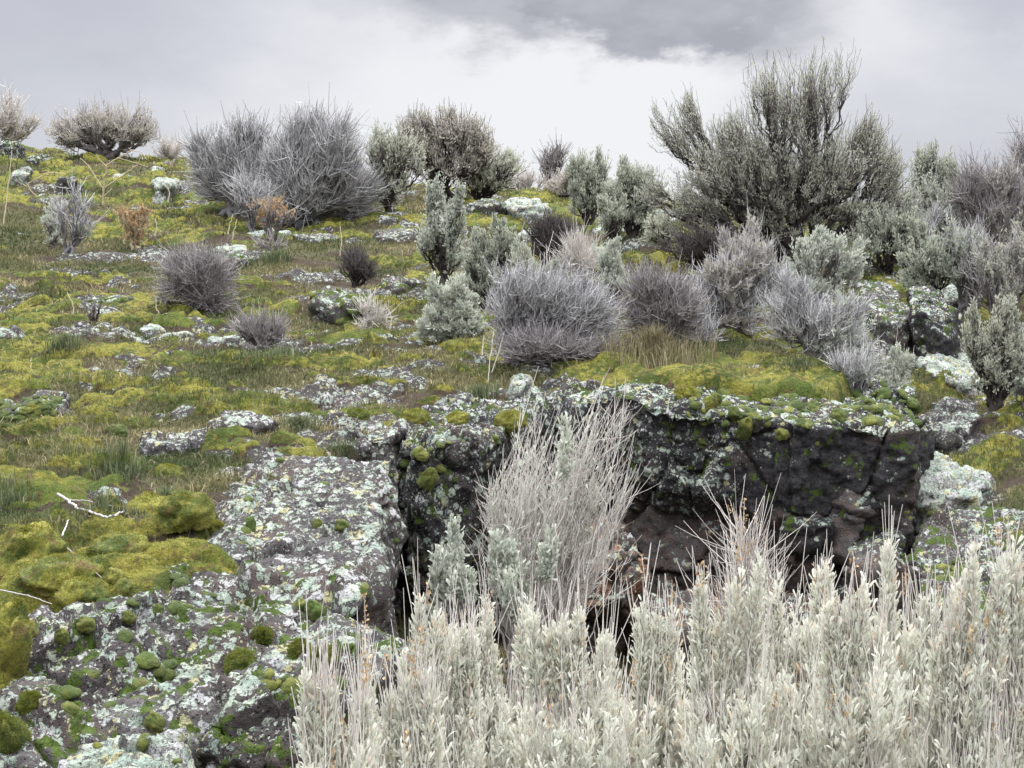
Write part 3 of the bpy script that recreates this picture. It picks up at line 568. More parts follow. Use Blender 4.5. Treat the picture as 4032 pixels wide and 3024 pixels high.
def shrub(name, label, base, D, lobes, n=500, style='sage', leaf='leaf', bark='twig_dark', seed=1, group='shrubs', cat='shrub', nl=12, ll=.03, lw=.010,
          tw=.0022, up=.55, shoot=.14, K=(5, 28, 150), wig=.085, sink=.0, lk='diamond', depth=.85, stalks=0, stalk_h=.14, seg=7, shell=.55, lspan=.75, origin=None, lean=(0, 0, 0), ptaper=None, tail=0, head='leaf_dry', srm=.78, clump=14, bs=.03):
    rs = np.random.default_rng(seed); ptaper = ptaper or (.31 if style == 'bare' else .38)
    if origin is None:
        b = ground(*base) if D is None else at(base[0], base[1], D)
        D = float(b[1]); b = np.array([b[0], b[1], HT(b[0], b[1])[0][0] - .01])
    else: b = np.array(origin, float); D = float(D or b[1])
    if style in ('sage', 'half') and origin is None and n > 200 and group != G1:   # feathery leaders rising out of the crown
        for l in list(lobes): lobes = list(lobes) + [(l[0] + l[2] * rs.uniform(-.8, .8), l[1] - l[3] * rs.uniform(.75, 1.05), max(3, l[2] * .22), l[3] * rs.uniform(.3, .5), 1.5) for _ in range(2)]
    gw = 1.0 if group == G1 and n > 1000 else GROW
    lobes = [tuple(l) + (1,) * (5 - len(l)) if len(l) < 5 else tuple(l) for l in lobes]
    A = np.array([l[2] * l[3] * l[4] for l in lobes]); cnt = np.maximum(1, (A / A.sum() * n).astype(int)); T = []; C = []
    for l, c in zip(lobes, cnt):
        cc = at(l[0], l[1], D); rx, rz = l[2] * gw / FPX * D, l[3] * gw ** .5 / FPX * D; ry = min(rx, 1.3 * rz, .9) * depth
        v = rs.normal(size=(c, 3)); v /= np.linalg.norm(v, axis=1)[:, None]; r = rs.random(c) ** shell
        v *= r[:, None] * rs.uniform(.82, 1.06, c)[:, None]
        if clump:                                      # tips gather in upright tufts with gaps between them
            kc = max(3, int(c / clump)); u_ = rs.normal(size=(kc, 3)); u_ /= np.linalg.norm(u_, axis=1)[:, None]; u_ *= (rs.random(kc) ** .45)[:, None] * rs.uniform(.7, 1.22, kc)[:, None]
            pick = rs.integers(0, kc, c); v = u_[pick] * .88 + rs.normal(size=(c, 3)) * (.17, .17, .19) * rs.uniform(.5, 1.5, kc)[pick][:, None]
        v = v * np.clip(rs.lognormal(0, .12, c), .6, 1.5)[:, None]
        T.append(cc + v * (rx, ry, rz)); C.append(np.repeat(cc[None], c, 0))
    T = np.vstack(T); C = np.vstack(C); gz = HT(T[:, 0], T[:, 1])[0]; T[:, 2] = np.maximum(T[:, 2], np.minimum(gz + .02, T[:, 2] + .5)); N = len(T)
    def cluster(pts, k):
        k = min(k, len(pts)); c = pts[rs.choice(len(pts), k, replace=False)]
        for _ in range(2):
            lab = ((pts[:, None] - c[None]) ** 2).sum(2).argmin(1)
            c = np.array([pts[lab == i].mean(0) if (lab == i).any() else c[i] for i in range(k)])
        return ((pts[:, None] - c[None]) ** 2).sum(2).argmin(1), c
    l3, c3 = cluster(T, K[2]); l2, c2 = cluster(c3, K[1]); l1, c1 = cluster(c2, K[0])
    def node(c, s, zs): v = c - b; return b + v * np.array([s, s, zs]) + rs.normal(size=c.shape) * .03 * np.linalg.norm(v, axis=1)[:, None] * .5
    n3 = node(c3, srm + .08, srm + .01); n2 = node(c2, .66, .56); n1 = node(c1, .33, .27)
    w3 = np.bincount(l3, minlength=len(c3)); w2 = np.bincount(l2, weights=w3, minlength=len(c2)); w1 = np.bincount(l1, weights=w2, minlength=len(c1))
    upv = np.array([0, 0, 1.0])
    def edges(p0, p1, d0, u_, r0, r1, n_, sides, w_):
        v = p1 - p0; Ln = np.linalg.norm(v, axis=1)[:, None]; t0 = d0 * Ln; t1 = (v / (Ln + 1e-9) * (1 - u_) + upv * u_) * Ln
        Pl = hermite(p0, p1, t0, t1, n_); s = np.sin(np.linspace(0, math.pi, n_))[None, :, None]
        Pl = Pl + rs.normal(size=Pl.shape) * w_ * Ln[:, None] * s
        Rr = np.linspace(0, 1, n_)[None] ** .8; return Pl, r0[:, None] * (1 - Rr) + r1[:, None] * Rr, t1 / (np.linalg.norm(t1, axis=1)[:, None] + 1e-9)
    rr_ = lambda w_: tw * np.maximum(w_, 1) ** ptaper
    B0 = np.repeat(b[None], len(n1), 0); dd = n1 - B0;  dd /= np.linalg.norm(dd, axis=1)[:, None]
    parts = []; d0 = dd * .5 + upv * .5
    B0 = B0 + rs.normal(size=B0.shape) * (bs, bs * .6, 0); B0[:, 2] = np.minimum(B0[:, 2], HT(B0[:, 0], B0[:, 1])[0]) - .01
    E1 = edges(B0, n1, d0, up * .3, rr_(w1) * 1.25, rr_(w1), 7, 6, wig * .7); parts.append((E1, 6))
    E2 = edges(n1[l1], n2, E1[2][l1] * .8, up * .5, rr_(w2) * 1.1, rr_(w2), 7, 5, wig * .8); parts.append((E2, 5))
    E3 = edges(n2[l2], n3, E2[2][l2] * .8, up * .8, rr_(w3), rr_(w3) * .8, 6, 4, wig); parts.append((E3, 4))
    out = (T - b); out[:, 2] *= .6; out /= np.linalg.norm(out, axis=1)[:, None] + 1e-9
    p0 = n3[l3] + (rs.random((N, 1)) * .25) * (n2[l2][l3] - n3[l3])
    v = T - p0; Ln = np.linalg.norm(v, axis=1)[:, None]; tend = (out * (1 - up) + upv * up + np.array(lean)); tend /= np.linalg.norm(tend, axis=1)[:, None]
    Pl = hermite(p0, T, E3[2][l3] * Ln * .8, tend * Ln * 1.1, seg); s = np.sin(np.linspace(0, math.pi, seg))[None, :, None]
    Pl = Pl + rs.normal(size=Pl.shape) * wig * .7 * Ln[:, None] * s
    Rt = np.linspace(1.15, .45, seg)[None] * tw * rs.uniform(.7, 1.2, N)[:, None]
    vv, qq, tt = [], [], []; off = 0
    for (E, sd) in parts:
        a_, b_, c_ = tubes(E[0], E[1], sd, rs.random(len(E[0])) * .5, rs); vv.append(a_); qq.append(b_ + off); tt.append(c_ * .3); off += len(a_)
    a_, b_, c_ = tubes(Pl, Rt, 3, .25 + .75 * rs.random(N), rs); vv.append(a_); qq.append(b_ + off); tt.append(c_); off += len(a_)
    if style == 'bare' or style == 'half':             # side twiglets
        m = nl if style == 'bare' else 3; k = np.repeat(np.arange(N), m); f = rs.uniform(.3, .97, len(k)) * (seg - 1); i = f.astype(int); fr = (f - i)[:, None]
        q0 = Pl[k, i] * (1 - fr) + Pl[k, i + 1] * fr; dr = Pl[k, i + 1] - Pl[k, i]; dr /= np.linalg.norm(dr, axis=1)[:, None] + 1e-9
        dv = dr + rs.normal(size=dr.shape) * .5; q1 = q0 + dv * (shoot * rs.uniform(.35, 1, len(k)))[:, None]; q1[:, 2] += shoot * .15
        PP = hermite(q0, q1, (q1 - q0) * 1.0, (q1 - q0) * .8 + upv * shoot * .3, 4); RR = np.linspace(.8, .4, 4)[None] * tw * np.ones((len(k), 1))
        a_, b_, c_ = tubes(PP, RR, 3, rs.random(len(k)), rs); vv.append(a_); qq.append(b_ + off); tt.append(c_); off += len(a_)
    if stalks:
        k = rs.choice(N, min(N, stalks), replace=False); q0 = Pl[k, seg - 2]; q1 = q0 + (upv + rs.normal(size=(len(k), 3)) * .13 + np.array(lean)) * (stalk_h * rs.uniform(.4, 1.2, len(k)))[:, None]
        PP = hermite(q0, q1, (q1 - q0), (q1 - q0) * .9, 5); RR = np.linspace(1, .6, 5)[None] * tw * .75 * np.ones((len(k), 1))
        a_, b_, c_ = tubes(PP, RR, 3, .55 + .45 * rs.random(len(k)), rs); vv.append(a_); qq.append(b_ + off); tt.append(c_)
    root = bpy.data.objects.new(name, None); S.collection.objects.link(root); root.location = b; root.empty_display_size = .1; tag(root, label, cat, group)
    link('branches', mesh('branches', np.vstack(vv) - b, np.vstack(qq), mat=MAT[bark], attrs={'tint': np.concatenate(tt)}), root)
    if style in ('sage', 'half', 'dry'):
        k = np.repeat(np.arange(N), nl); f = (1 - lspan * rs.random(len(k)) ** 1.0) * (seg - 1.001)
        if style == 'half': sel = (np.sin(T[:, 0] * 9 + seed) + np.sin(T[:, 2] * 7)) > -.1; sel[0] = True; f = np.where(sel[k], f, -1)
        kk = f >= 0; k = k[kk]; f = f[kk]; i = f.astype(int); fr = (f - i)[:, None]
        q0 = Pl[k, i] * (1 - fr) + Pl[k, i + 1] * fr; dr = Pl[k, i + 1] - Pl[k, i]; dr /= np.linalg.norm(dr, axis=1)[:, None] + 1e-9
        sp = rs.normal(size=dr.shape); sp -= (sp * dr).sum(1)[:, None] * dr; sp /= np.linalg.norm(sp, axis=1)[:, None] + 1e-9
        dv = dr * rs.uniform(.5, 1.2, len(k))[:, None] + sp * rs.uniform(.25, .75, len(k))[:, None] + upv * .25
        q0 = q0 + sp * rs.uniform(0, .35, len(k))[:, None] * ll
        tipt = rs.random(N); tint = np.clip(tipt[k] * .55 + rs.random(len(k)) * .5, 0, 1)
        a_, F, c_ = leaves(q0, dv, ll * rs.uniform(.6, 1.2, len(k)), lw * rs.uniform(.7, 1.2, len(k)), lk, rs, tint)
        me = mesh('foliage', a_ - b, F if F.shape[1] == 4 else None, F if F.shape[1] == 3 else None, MAT[leaf], {'tint': c_}); link('foliage' if style != 'dry' else 'flower_heads', me, root)
    if tail:                                           # dry seed heads on the tall stalks
        src = q1 if stalks else T
        for q in rs.choice(len(src), min(tail, len(src)), replace=False):
            m = 16; ps = src[q] + rs.normal(size=(m, 3)) * (.003, .003, 0) - upv * (rs.random(m) * .055)[:, None]
            a_, F, c_ = leaves(ps, upv + rs.normal(size=ps.shape) * .6, np.full(m, .009), np.full(m, .006), 'diamond', rs, rs.random(m))
            link('seed_head', mesh('seed_head', a_ - b, F, None, MAT[head], {'tint': c_}), root)
    return root

# ------------------------------------------------------------------ shrubs of the slope and the crest
G2 = 'shrubs on the slope'; G3 = 'pale sagebrush in the foreground'
shrub('sagebrush', 'wispy pale bush cut by the left edge on the crest', (5, 140), 18.3, [(4, 118, 20, 22), (20, 125, 14, 12)], 260, 'half', 'leaf_tan', 'twig_pale', 1, G1, nl=7, ll=.05, lw=.018, tw=.005)
shrub('sagebrush', 'wide beige-grey bush on the crest, second from the left edge', (108, 156), 17.8, [(75, 133, 26, 20), (105, 127, 28, 22), (135, 128, 24, 22), (92, 120, 14, 11)], 1200, 'sage', 'leaf_tan', 'twig_brown', 2, G1, nl=6, stalks=260, stalk_h=.2, ll=.05, lw=.016, tw=.005, up=.75)
shrub('shrub', 'low faint twiggy bush on the crest between the beige and the grey mounds', (168, 160), 18, [(168, 152, 14, 9)], 160, 'bare', bark='twig_pale', seed=3, group=G1, tw=.004, nl=3)
shrub('rabbitbrush', 'left half of the leafless silver-grey mound on the crest', (240, 198), 14.6, [(228, 162, 34, 30), (248, 134, 18, 20), (215, 168, 26, 24), (255, 175, 24, 26), (203,148,10,16), (222, 190, 26, 14), (250, 195, 24, 14)], 3000, 'bare', bark='twig_silver', seed=4, group=G1, tw=.0042, nl=3, bs=.12, clump=40, up=.5, shoot=.16, K=(8, 60, 420), wig=.06)
shrub('rabbitbrush', 'right half of the leafless silver-grey mound, sweeping down to the right', (300, 212), 14.2, [(305, 152, 32, 30), (332, 152, 32, 30), (348, 180, 26, 30), (318, 190, 40, 22), (285, 175, 26, 30), (310, 128, 22, 18), (290, 200, 30, 14), (335, 205, 32, 12), (365, 190, 12, 18)], 4800, 'bare', bark='twig_silver', seed=5, group=G1, tw=.0042, nl=3, bs=.14, clump=40, up=.38, shoot=.17, K=(9, 70, 520), wig=.06, lean=(.15, 0, 0))
shrub('shrub', 'small grey twigs in front of the silver-grey mound', (250, 218), 13.8, [(252, 195, 18, 18)], 260, 'bare', bark='twig_silver', seed=6, group=G1, tw=.004, nl=3)
shrub('sagebrush', 'tall beige-topped bush with dark branches at the middle of the crest', (448, 192), 15.8, [(425, 135, 28, 28), (455, 128, 28, 26), (480, 145, 24, 28), (440, 160, 40, 24), (412, 125, 14, 14), (445, 112, 12, 10)], 1700, 'sage', 'leaf_tan', 'twig_dark', 7, G1, nl=8, stalks=350, stalk_h=.18, ll=.045, lw=.014, tw=.0036, up=.6)
shrub('sagebrush', 'spreading right arm of brush beside the beige-topped bush', (478, 195), 16, [(492, 165, 26, 20), (510, 158, 13, 12), (480, 175, 22, 16)], 700, 'sage', 'leaf_dull', 'twig_dark', 8, G1, nl=10, ll=.045, lw=.013, tw=.0036, up=.4)
shrub('sagebrush', 'dull sage bush between the silver mound and the beige-topped bush', (388, 209), 14.4, [(392, 172, 20, 28), (378, 140, 14, 18), (402, 150, 18, 24)], 900, 'sage', 'leaf_dull', 'twig_dark', 9, G1, nl=11, ll=.04, lw=.013, tw=.0034)
shrub('shrub', 'faint reddish-tipped little tree on the central crest', (551, 186), 18.5, [(545, 160, 11, 11), (560, 160, 10, 9)], 130, 'bare', bark='twig_brown', seed=10, group=G1, tw=.006, nl=3, up=.4)
shrub('shrub', 'straw-coloured low brush on the crest under the little tree', (530, 190), 18.3, [(525, 183, 16, 6), (560, 184, 16, 7), (505, 180, 12, 9)], 300, 'bare', bark='twig_pale', seed=11, group=G1, tw=.005, nl=3)
shrub('sagebrush', 'upright sage with pointed spikes, left of a pair on the mid crest', (592, 222), 13.6, [(585, 178, 18, 24), (600, 165, 8, 20), (575, 170, 9, 18), (590, 195, 22, 18)], 800, 'sage', 'leaf', 'twig_dark', 12, G1, nl=13, ll=.036, lw=.012, tw=.003, up=.85, wig=.03)
shrub('sagebrush', 'bushy green-grey sage, right of a pair on the mid crest', (633, 238), 12.6, [(632, 170, 14, 20), (622, 195, 22, 24), (648, 195, 20, 26), (635, 215, 28, 16)], 1100, 'sage', 'leaf', 'twig_dark', 13, G1, nl=13, ll=.036, lw=.012, tw=.003, up=.7)
shrub('sagebrush', 'largest sagebrush, towering against the sky with dark gnarled limbs', (800, 288), 11.2,
      [(765, 84, 32, 42, .42), (822, 78, 36, 38, .42), (795, 100, 48, 36, .45), (674, 125, 24, 34, .6), (693, 110, 14, 24, .6), (655, 112, 9, 18, .6), (645, 190, 20, 14, .8), (900, 195, 26, 16, .8), (740, 150, 50, 30, .8), (715, 175, 52, 42), (775, 165, 50, 44), (835, 165, 55, 48), (872, 130, 22, 34), (890, 165, 26, 36), (690, 205, 38, 30), (770, 215, 70, 28), (860, 215, 50, 26), (730, 125, 26, 22)],
      5200, 'sage', 'leaf_dull', 'twig_dark', 14, G1, nl=12, ll=.030, lw=.0072, tw=.0024, up=.58, K=(9, 60, 380), ptaper=.46, bs=.08, clump=7, wig=.08, stalks=1100, stalk_h=.12, cat='sagebrush')
shrub('sagebrush', 'pale green sage behind the right side of the largest sagebrush', (925, 252), 13.2, [(925, 165, 20, 24), (945, 170, 16, 22), (920, 205, 32, 30), (948, 215, 22, 26)], 1500, 'sage', 'leaf', 'twig_dark', 15, G1, nl=12, ll=.036, lw=.012, tw=.003)
shrub('sagebrush', 'dark-trunked grey bush at the right side of the crest', (992, 275), 11.6, [(975, 185, 20, 24), (1000, 195, 22, 28), (985, 225, 30, 26), (1015, 220, 16, 34)], 1900, 'half', 'leaf_dull', 'twig_brown', 16, G1, nl=10, ll=.032, lw=.010, tw=.0036, ptaper=.46, K=(6,30,160))
shrub('sagebrush', 'bush cut by the right edge of the photo on the crest', (1030, 240), 14, [(1022, 165, 14, 28), (1030, 200, 22, 30)], 700, 'half', 'leaf_tan', 'twig_brown', 17, G1, nl=8, ll=.036, lw=.012, tw=.0036)
shrub('sagebrush', 'thin sage growing over the boulders at right', (932, 300), 9.9, [(925, 250, 20, 26), (945, 262, 18, 26), (915, 275, 16, 18)], 750, 'sage', 'leaf', 'twig_dark', 18, G2, nl=12, ll=.03, lw=.010, tw=.0024)
shrub('sagebrush', 'tall narrow blue-grey sage in the middle of the slope', (441, 285), 10.2, [(436, 200, 10, 20), (442, 225, 19, 24), (447, 250, 18, 20), (462, 200, 6, 16), (430, 240, 12, 20)], 800, 'sage', 'leaf_mid', 'twig_dark', 19, G2, nl=16, ll=.026, lw=.010, tw=.0022, up=.8)
shrub('sagebrush', 'sage behind the silver bare mound, right of the tall narrow one', (492, 308), 9.6, [(480, 255, 18, 24), (505, 240, 16, 20), (495, 280, 28, 22), (470, 285, 12, 18)], 900, 'sage', 'leaf', 'twig_dark', 20, G2, nl=15, ll=.026, lw=.010, tw=.0022, up=.8, stalks=60)
shrub('sagebrush', 'round silvery sage bush beside the slope stones', (457, 352), None, [(448, 305, 24, 22), (468, 318, 20, 20), (434, 322, 18, 18), (455, 330, 28, 16)], 900, 'sage', 'leaf_mid', 'twig_brown', 21, G2, nl=17, ll=.026, lw=.0095, tw=.0022, up=.55)
shrub('rabbitbrush', 'round bare mound of silvery lavender twigs above the cliff', (512, 370), None, [(525, 288, 30, 22), (560, 292, 36, 24), (592, 305, 26, 26), (512, 305, 18, 26), (560, 318, 48, 28), (600, 330, 20, 22), (525, 330, 30, 18)], 3600, 'bare', bark='twig_silver', seed=22, group=G2, bs=.12, clump=30, tw=.0022, nl=4, up=.45, shoot=.07, K=(8, 60, 420), wig=.09, lean=(.1, 0, 0))
shrub('shrub', 'tangle of dark dead twigs spreading under the silvery lavender mound', (545, 372), None, [(560, 350, 50, 18), (530, 345, 26, 20)], 700, 'bare', bark='twig_brown', seed=23, group=G2, tw=.0022, nl=3, up=.15, shoot=.08, wig=.1)
shrub('shrub', 'dark leafless shrub standing behind the silvery lavender mound', (553, 275), 10.6, [(553, 232, 19, 16), (552, 255, 12, 16)], 900, 'bare', bark='twig_dark', seed=24, group=G2, tw=.003, nl=4, up=.6, shoot=.08)
shrub('shrub', 'beige dry brush between the dark leafless shrub and small sage', (582, 278), 10.1, [(580, 258, 18, 12)], 260, 'half', 'leaf_tan', 'twig_pale', 25, G2, nl=8, ll=.022, lw=.009, tw=.0022)
shrub('sagebrush', 'small pale sage with a pointed top right of the silvery mound', (613, 305), 9.3, [(613, 258, 12, 18), (612, 280, 18, 18)], 480, 'sage', 'leaf_mid', 'twig_brown', 26, G2, nl=16, ll=.025, lw=.0095, tw=.0022, up=.8)
shrub('shrub', 'brown-purple leafless shrub right of the silvery mound', (662, 352), None, [(650, 300, 26, 30), (675, 305, 26, 28), (660, 325, 32, 18)], 1900, 'bare', bark='twig_brown', seed=27, group=G2, tw=.0023, nl=4, up=.6, shoot=.07, wig=.08, K=(6, 40, 220))
shrub('sagebrush', 'pinkish-tipped pale sage in front of the largest trunk', (722, 350), 8.1, [(742, 250, 26, 22), (720, 275, 28, 24), (755, 275, 28, 26), (715, 310, 28, 26), (740, 320, 26, 20)], 1700, 'half', 'leaf_tan', 'twig_silver', 28, G2, nl=14, ll=.022, lw=.008, tw=.0021, up=.65, stalks=120, shoot=.06)
shrub('sagebrush', 'green-grey sage shoots right of the largest trunk', (800, 330), 8.5, [(835, 243, 24, 16), (812, 258, 20, 18), (845, 262, 20, 20), (815, 290, 30, 20)], 900, 'sage', 'leaf_mid', 'twig_brown', 29, G2, nl=15, ll=.024, lw=.009, tw=.002, up=.7, lean=(.15, 0, 0))
shrub('sagebrush', 'wind-swept silver brush leaning over the ledge at right', (815, 372), 7.3, [(800, 320, 36, 28), (832, 340, 28, 26), (855, 362, 18, 16), (785, 300, 22, 22), (850, 320, 16, 16)], 2100, 'half', 'leaf_mid', 'twig_silver', 30, G2, nl=8, ll=.020, lw=.0075, tw=.0019, up=.35, lean=(.3, 0, .05), shoot=.06, wig=.06)
shrub('sagebrush', 'low pale sage tuft behind the ledge corner', (895, 400), None, [(880, 370, 12, 12), (902, 362, 12, 14), (892, 382, 20, 14)], 420, 'sage', 'leaf_mid', 'twig_pale', 31, G2, nl=14, ll=.022, lw=.008, tw=.0018, stalks=30)
shrub('sagebrush', 'sage with a single dark trunk on the moss at the right edge', (993, 420), None, [(978, 335, 16, 26), (1000, 330, 18, 30), (1015, 345, 14, 28), (990, 365, 24, 24)], 900, 'sage', 'leaf_dull', 'twig_dark', 32, G2, nl=13, ll=.024, lw=.009, tw=.0022, up=.7, K=(4, 20, 100), stalks=60)
shrub('sagebrush', 'pale sage cut by the right edge beside the dark-trunked one', (1030, 410), 7.6, [(1022, 365, 12, 26), (1035, 380, 20, 30)], 420, 'sage', 'leaf_mid', 'twig_brown', 33, G2, nl=13, ll=.024, lw=.009, tw=.002)
shrub('shrub', 'dark thorny shrub on the left of the slope', (203, 316), None, [(200, 268, 26, 16), (195, 285, 28, 20), (210, 298, 16, 14)], 1500, 'bare', bark='twig_brown', seed=34, group=G2, tw=.0024, nl=4, up=.45, shoot=.12, wig=.13, K=(7, 35, 180))
shrub('sagebrush', 'thin young sage with grey stems near the left crest', (67, 254), None, [(60, 210, 10, 18), (82, 212, 8, 16), (70, 225, 16, 20), (75, 190, 6, 8)], 130, 'half', 'leaf', 'twig_silver', 35, G2, nl=8, ll=.03, lw=.01, tw=.0042, up=.9)
shrub('sagebrush', 'small blue-grey sage tuft left of the thin young sage', (56, 248), None, [(48, 222, 12, 16), (56, 238, 12, 10)], 200, 'sage', 'leaf_mid', 'twig_brown', 36, G2, nl=12, ll=.03, lw=.01, tw=.003)
shrub('dry_shrub', 'tan dried flower tuft standing alone on the left slope', (134, 246), None, [(125, 214, 10, 8), (143, 213, 11, 9), (134, 226, 14, 12)], 420, 'dry', 'leaf_dry', 'twig_straw', 37, G2, nl=8, ll=.022, lw=.014, tw=.003, up=.6, cat='dried shrub', lspan=.3)
shrub('dry_shrub', 'rusty dried tuft in front of the silver-grey mound', (274, 232), 12.9, [(276, 207, 13, 12), (262, 214, 8, 10)], 320, 'dry', 'leaf_dry', 'twig_brown', 38, G2, nl=6, ll=.022, lw=.012, tw=.003, up=.8, cat='dried shrub', lspan=.4)
shrub('shrub', 'dead black twig clump right of centre on the left slope', (356, 282), None, [(352, 262, 17, 12), (362, 270, 12, 10)], 420, 'bare', bark='twig_dark', seed=39, group=G2, tw=.003, nl=3, up=.3, shoot=.08, wig=.12)
shrub('shrub', 'dead twiggy clump low on the left slope', (262, 358), None, [(258, 335, 18, 16), (272, 328, 12, 14)], 420, 'bare', bark='twig_brown', seed=40, group=G2, tw=.0024, nl=3, up=.5, shoot=.08, wig=.1)
shrub('shrub', 'little grey twig plant left of the round sage', (367, 346), None, [(370, 312, 13, 13), (366, 325, 10, 8)], 120, 'bare', bark='twig_pale', seed=41, group=G2, tw=.0024, nl=3, up=.6, shoot=.06, K=(4, 12, 40))
shrub('shrub', 'thin dead grey twigs below the orange tuft', (272, 256), None, [(272, 245, 16, 10)], 70, 'bare', bark='twig_brown', seed=42, group=G2, tw=.003, nl=2, up=.4, shoot=.08)
shrub('shrub', 'small bare shrub in front of the right lichen slab', (952, 522), None, [(950, 490, 18, 16), (958, 505, 14, 10)], 140, 'bare', bark='twig_brown', seed=43, group=G2, tw=.0017, nl=3, up=.5, shoot=.05)
shrub('shrub', 'black charred stump with short broken stubs on the left slope', (95, 334), None, [(95, 312, 9, 10)], 14, 'bare', bark='twig_dark', seed=44, group=G2, tw=.007, nl=1, up=.3, shoot=.04, K=(2, 4, 8))

EX = [
 ('sage spray hanging under the right side of the largest sagebrush', (885, 262), 10.9, [(880, 235, 30, 24), (905, 225, 18, 24)], 800, 'sage', 'leaf', 'twig_dark'),
 ('grey-green sage filling the gap left of the dark-trunked grey bush', (955, 262), 12.4, [(950, 195, 22, 28), (958, 225, 28, 30)], 900, 'sage', 'leaf', 'twig_brown'),
 ('dull sage in front of the dark-trunked grey bush at right', (1005, 308), 9.6, [(995, 270, 24, 24), (1015, 262, 18, 26)], 700, 'half', 'leaf_dull', 'twig_brown'),
 ('pale sage squeezed between the left angular boulder and the ledge brush', (848, 350), 8.0, [(846, 318, 16, 22), (842, 335, 18, 12)], 380, 'sage', 'leaf_mid', 'twig_brown'),
 ('dark twigs under the left side of the largest sagebrush', (705, 262), 10.9, [(690, 240, 28, 16), (720, 245, 22, 14)], 500, 'bare', 'leaf', 'twig_dark'),
 ('low faint sage on the crest right of the central gap', (580, 200), 17.5, [(575, 182, 16, 12), (560, 188, 14, 8)], 260, 'sage', 'leaf_tan', 'twig_brown'),
 ('pale sage between the pointed one and the bushy green-grey one', (612, 240), 12.2, [(612, 215, 14, 18)], 260, 'sage', 'leaf', 'twig_dark'),
 ('silver twiggy sage in front of the purple shrub at right', (690, 368), 7.9, [(690, 325, 18, 26), (700, 345, 16, 16)], 420, 'half', 'leaf_mid', 'twig_silver'),
 ('thin grey sage under the bushy one left of the largest sagebrush', (668, 255), 11.8, [(662, 232, 18, 16)], 300, 'sage', 'leaf_dull', 'twig_dark'),
 ('low silver sage beside the ledge edge brush', (860, 395), 6.9, [(858, 375, 16, 12), (842, 380, 14, 8)], 300, 'half', 'leaf_mid', 'twig_silver'),
 ('sage at the far right edge below the crest', (1030, 300), 10.5, [(1024, 240, 14, 26), (1030, 270, 18, 24)], 500, 'half', 'leaf_dull', 'twig_dark'),
 ('tall grey feathery sage between the largest sagebrush and the right edge', (900, 275), 11.3, [(905, 225, 24, 30), (925, 235, 20, 26)], 700, 'half', 'leaf', 'twig_silver'),
 ('grey feathery sage rising behind the paired boulders', (965, 300), 9.9, [(965, 258, 22, 26), (980, 275, 18, 20)], 600, 'half', 'leaf', 'twig_silver'),
 ('grey-green sage behind the pinkish-tipped one', (765, 330), 9.0, [(770, 285, 22, 26), (785, 310, 22, 18)], 600, 'sage', 'leaf', 'twig_brown'),
 ('pale straw-tipped sage above the silvery lavender mound', (545, 300), 9.4, [(540, 275, 22, 12), (520, 262, 14, 16)], 420, 'sage', 'leaf', 'twig_pale')]
for k, (lb, bp, D, lo_, n_, st, lf, bk) in enumerate(EX): shrub('shrub' if st == 'bare' else 'sagebrush', lb, bp, D, lo_, n_, st, lf, bk, 120 + k, G2, nl=4 if st == 'bare' else 12, ll=.0026 * D + .003, lw=.0009 * D + .001, tw=.0016 + .00012 * D, shoot=.07, stalks=n_ // 10)
# tall brush in the hollow
GB = 'brush growing in the hollow before the ledge'
shrub('sagebrush', 'tall bare pale-stemmed brush fanning up in front of the dark hollow', (520, 640), 4.75, [(540, 470, 42, 60), (590, 450, 32, 50), (560, 520, 50, 50), (500, 480, 22, 48), (615, 500, 26, 44), (622, 415, 16, 30), (496, 530, 24, 50), (585, 560, 50, 40)], 430, 'half', 'leaf_mid', 'twig_pale', 51, GB, nl=7, ll=.020, lw=.006, tw=.0016, up=.4, K=(9, 50, 260), stalks=200, stalk_h=.20, shoot=.08, wig=.06, lk='finger', lean=(.28, 0, 0), origin=(0.06, 4.75, .22), srm=.62, bs=.10, clump=4)
shrub('sagebrush', 'bluish sage with leafy spikes at the mouth of the dark hollow', (455, 645), 4.45, [(443, 560, 16, 26), (455, 525, 8, 20), (460, 580, 20, 24), (440, 600, 12, 16)], 130, 'sage', 'leaf_mid', 'twig_brown', 52, GB, nl=26, ll=.024, lw=.0085, tw=.0022, up=.85, lk='finger', origin=(-.18, 4.45, .2), K=(4, 14, 50))
shrub('sagebrush', 'leafy grey-green sage in the middle of the tall brush', (505, 640), 4.5, [(500, 545, 8, 36), (515, 560, 12, 34), (525, 590, 22, 24), (548, 540, 10, 24), (567, 420, 5, 24)], 170, 'sage', 'leaf_mid', 'twig_pale', 53, GB, nl=26, ll=.024, lw=.0085, tw=.0018, up=.9, lk='finger', origin=(0.0, 4.5, .2), K=(4, 14, 50))
shrub('sagebrush', 'pale brush with a tan plume standing before the recessed rock', (742, 700), 4.3, [(742, 560, 14, 30), (755, 600, 14, 30), (725, 610, 14, 26), (738, 530, 7, 16)], 130, 'half', 'leaf_pale', 'twig_pale', 54, GB, nl=14, ll=.022, lw=.006, tw=.0017, up=.9, lk='finger', origin=(.72, 4.3, .15), stalks=60, stalk_h=.12, tail=30, K=(4, 14, 60))

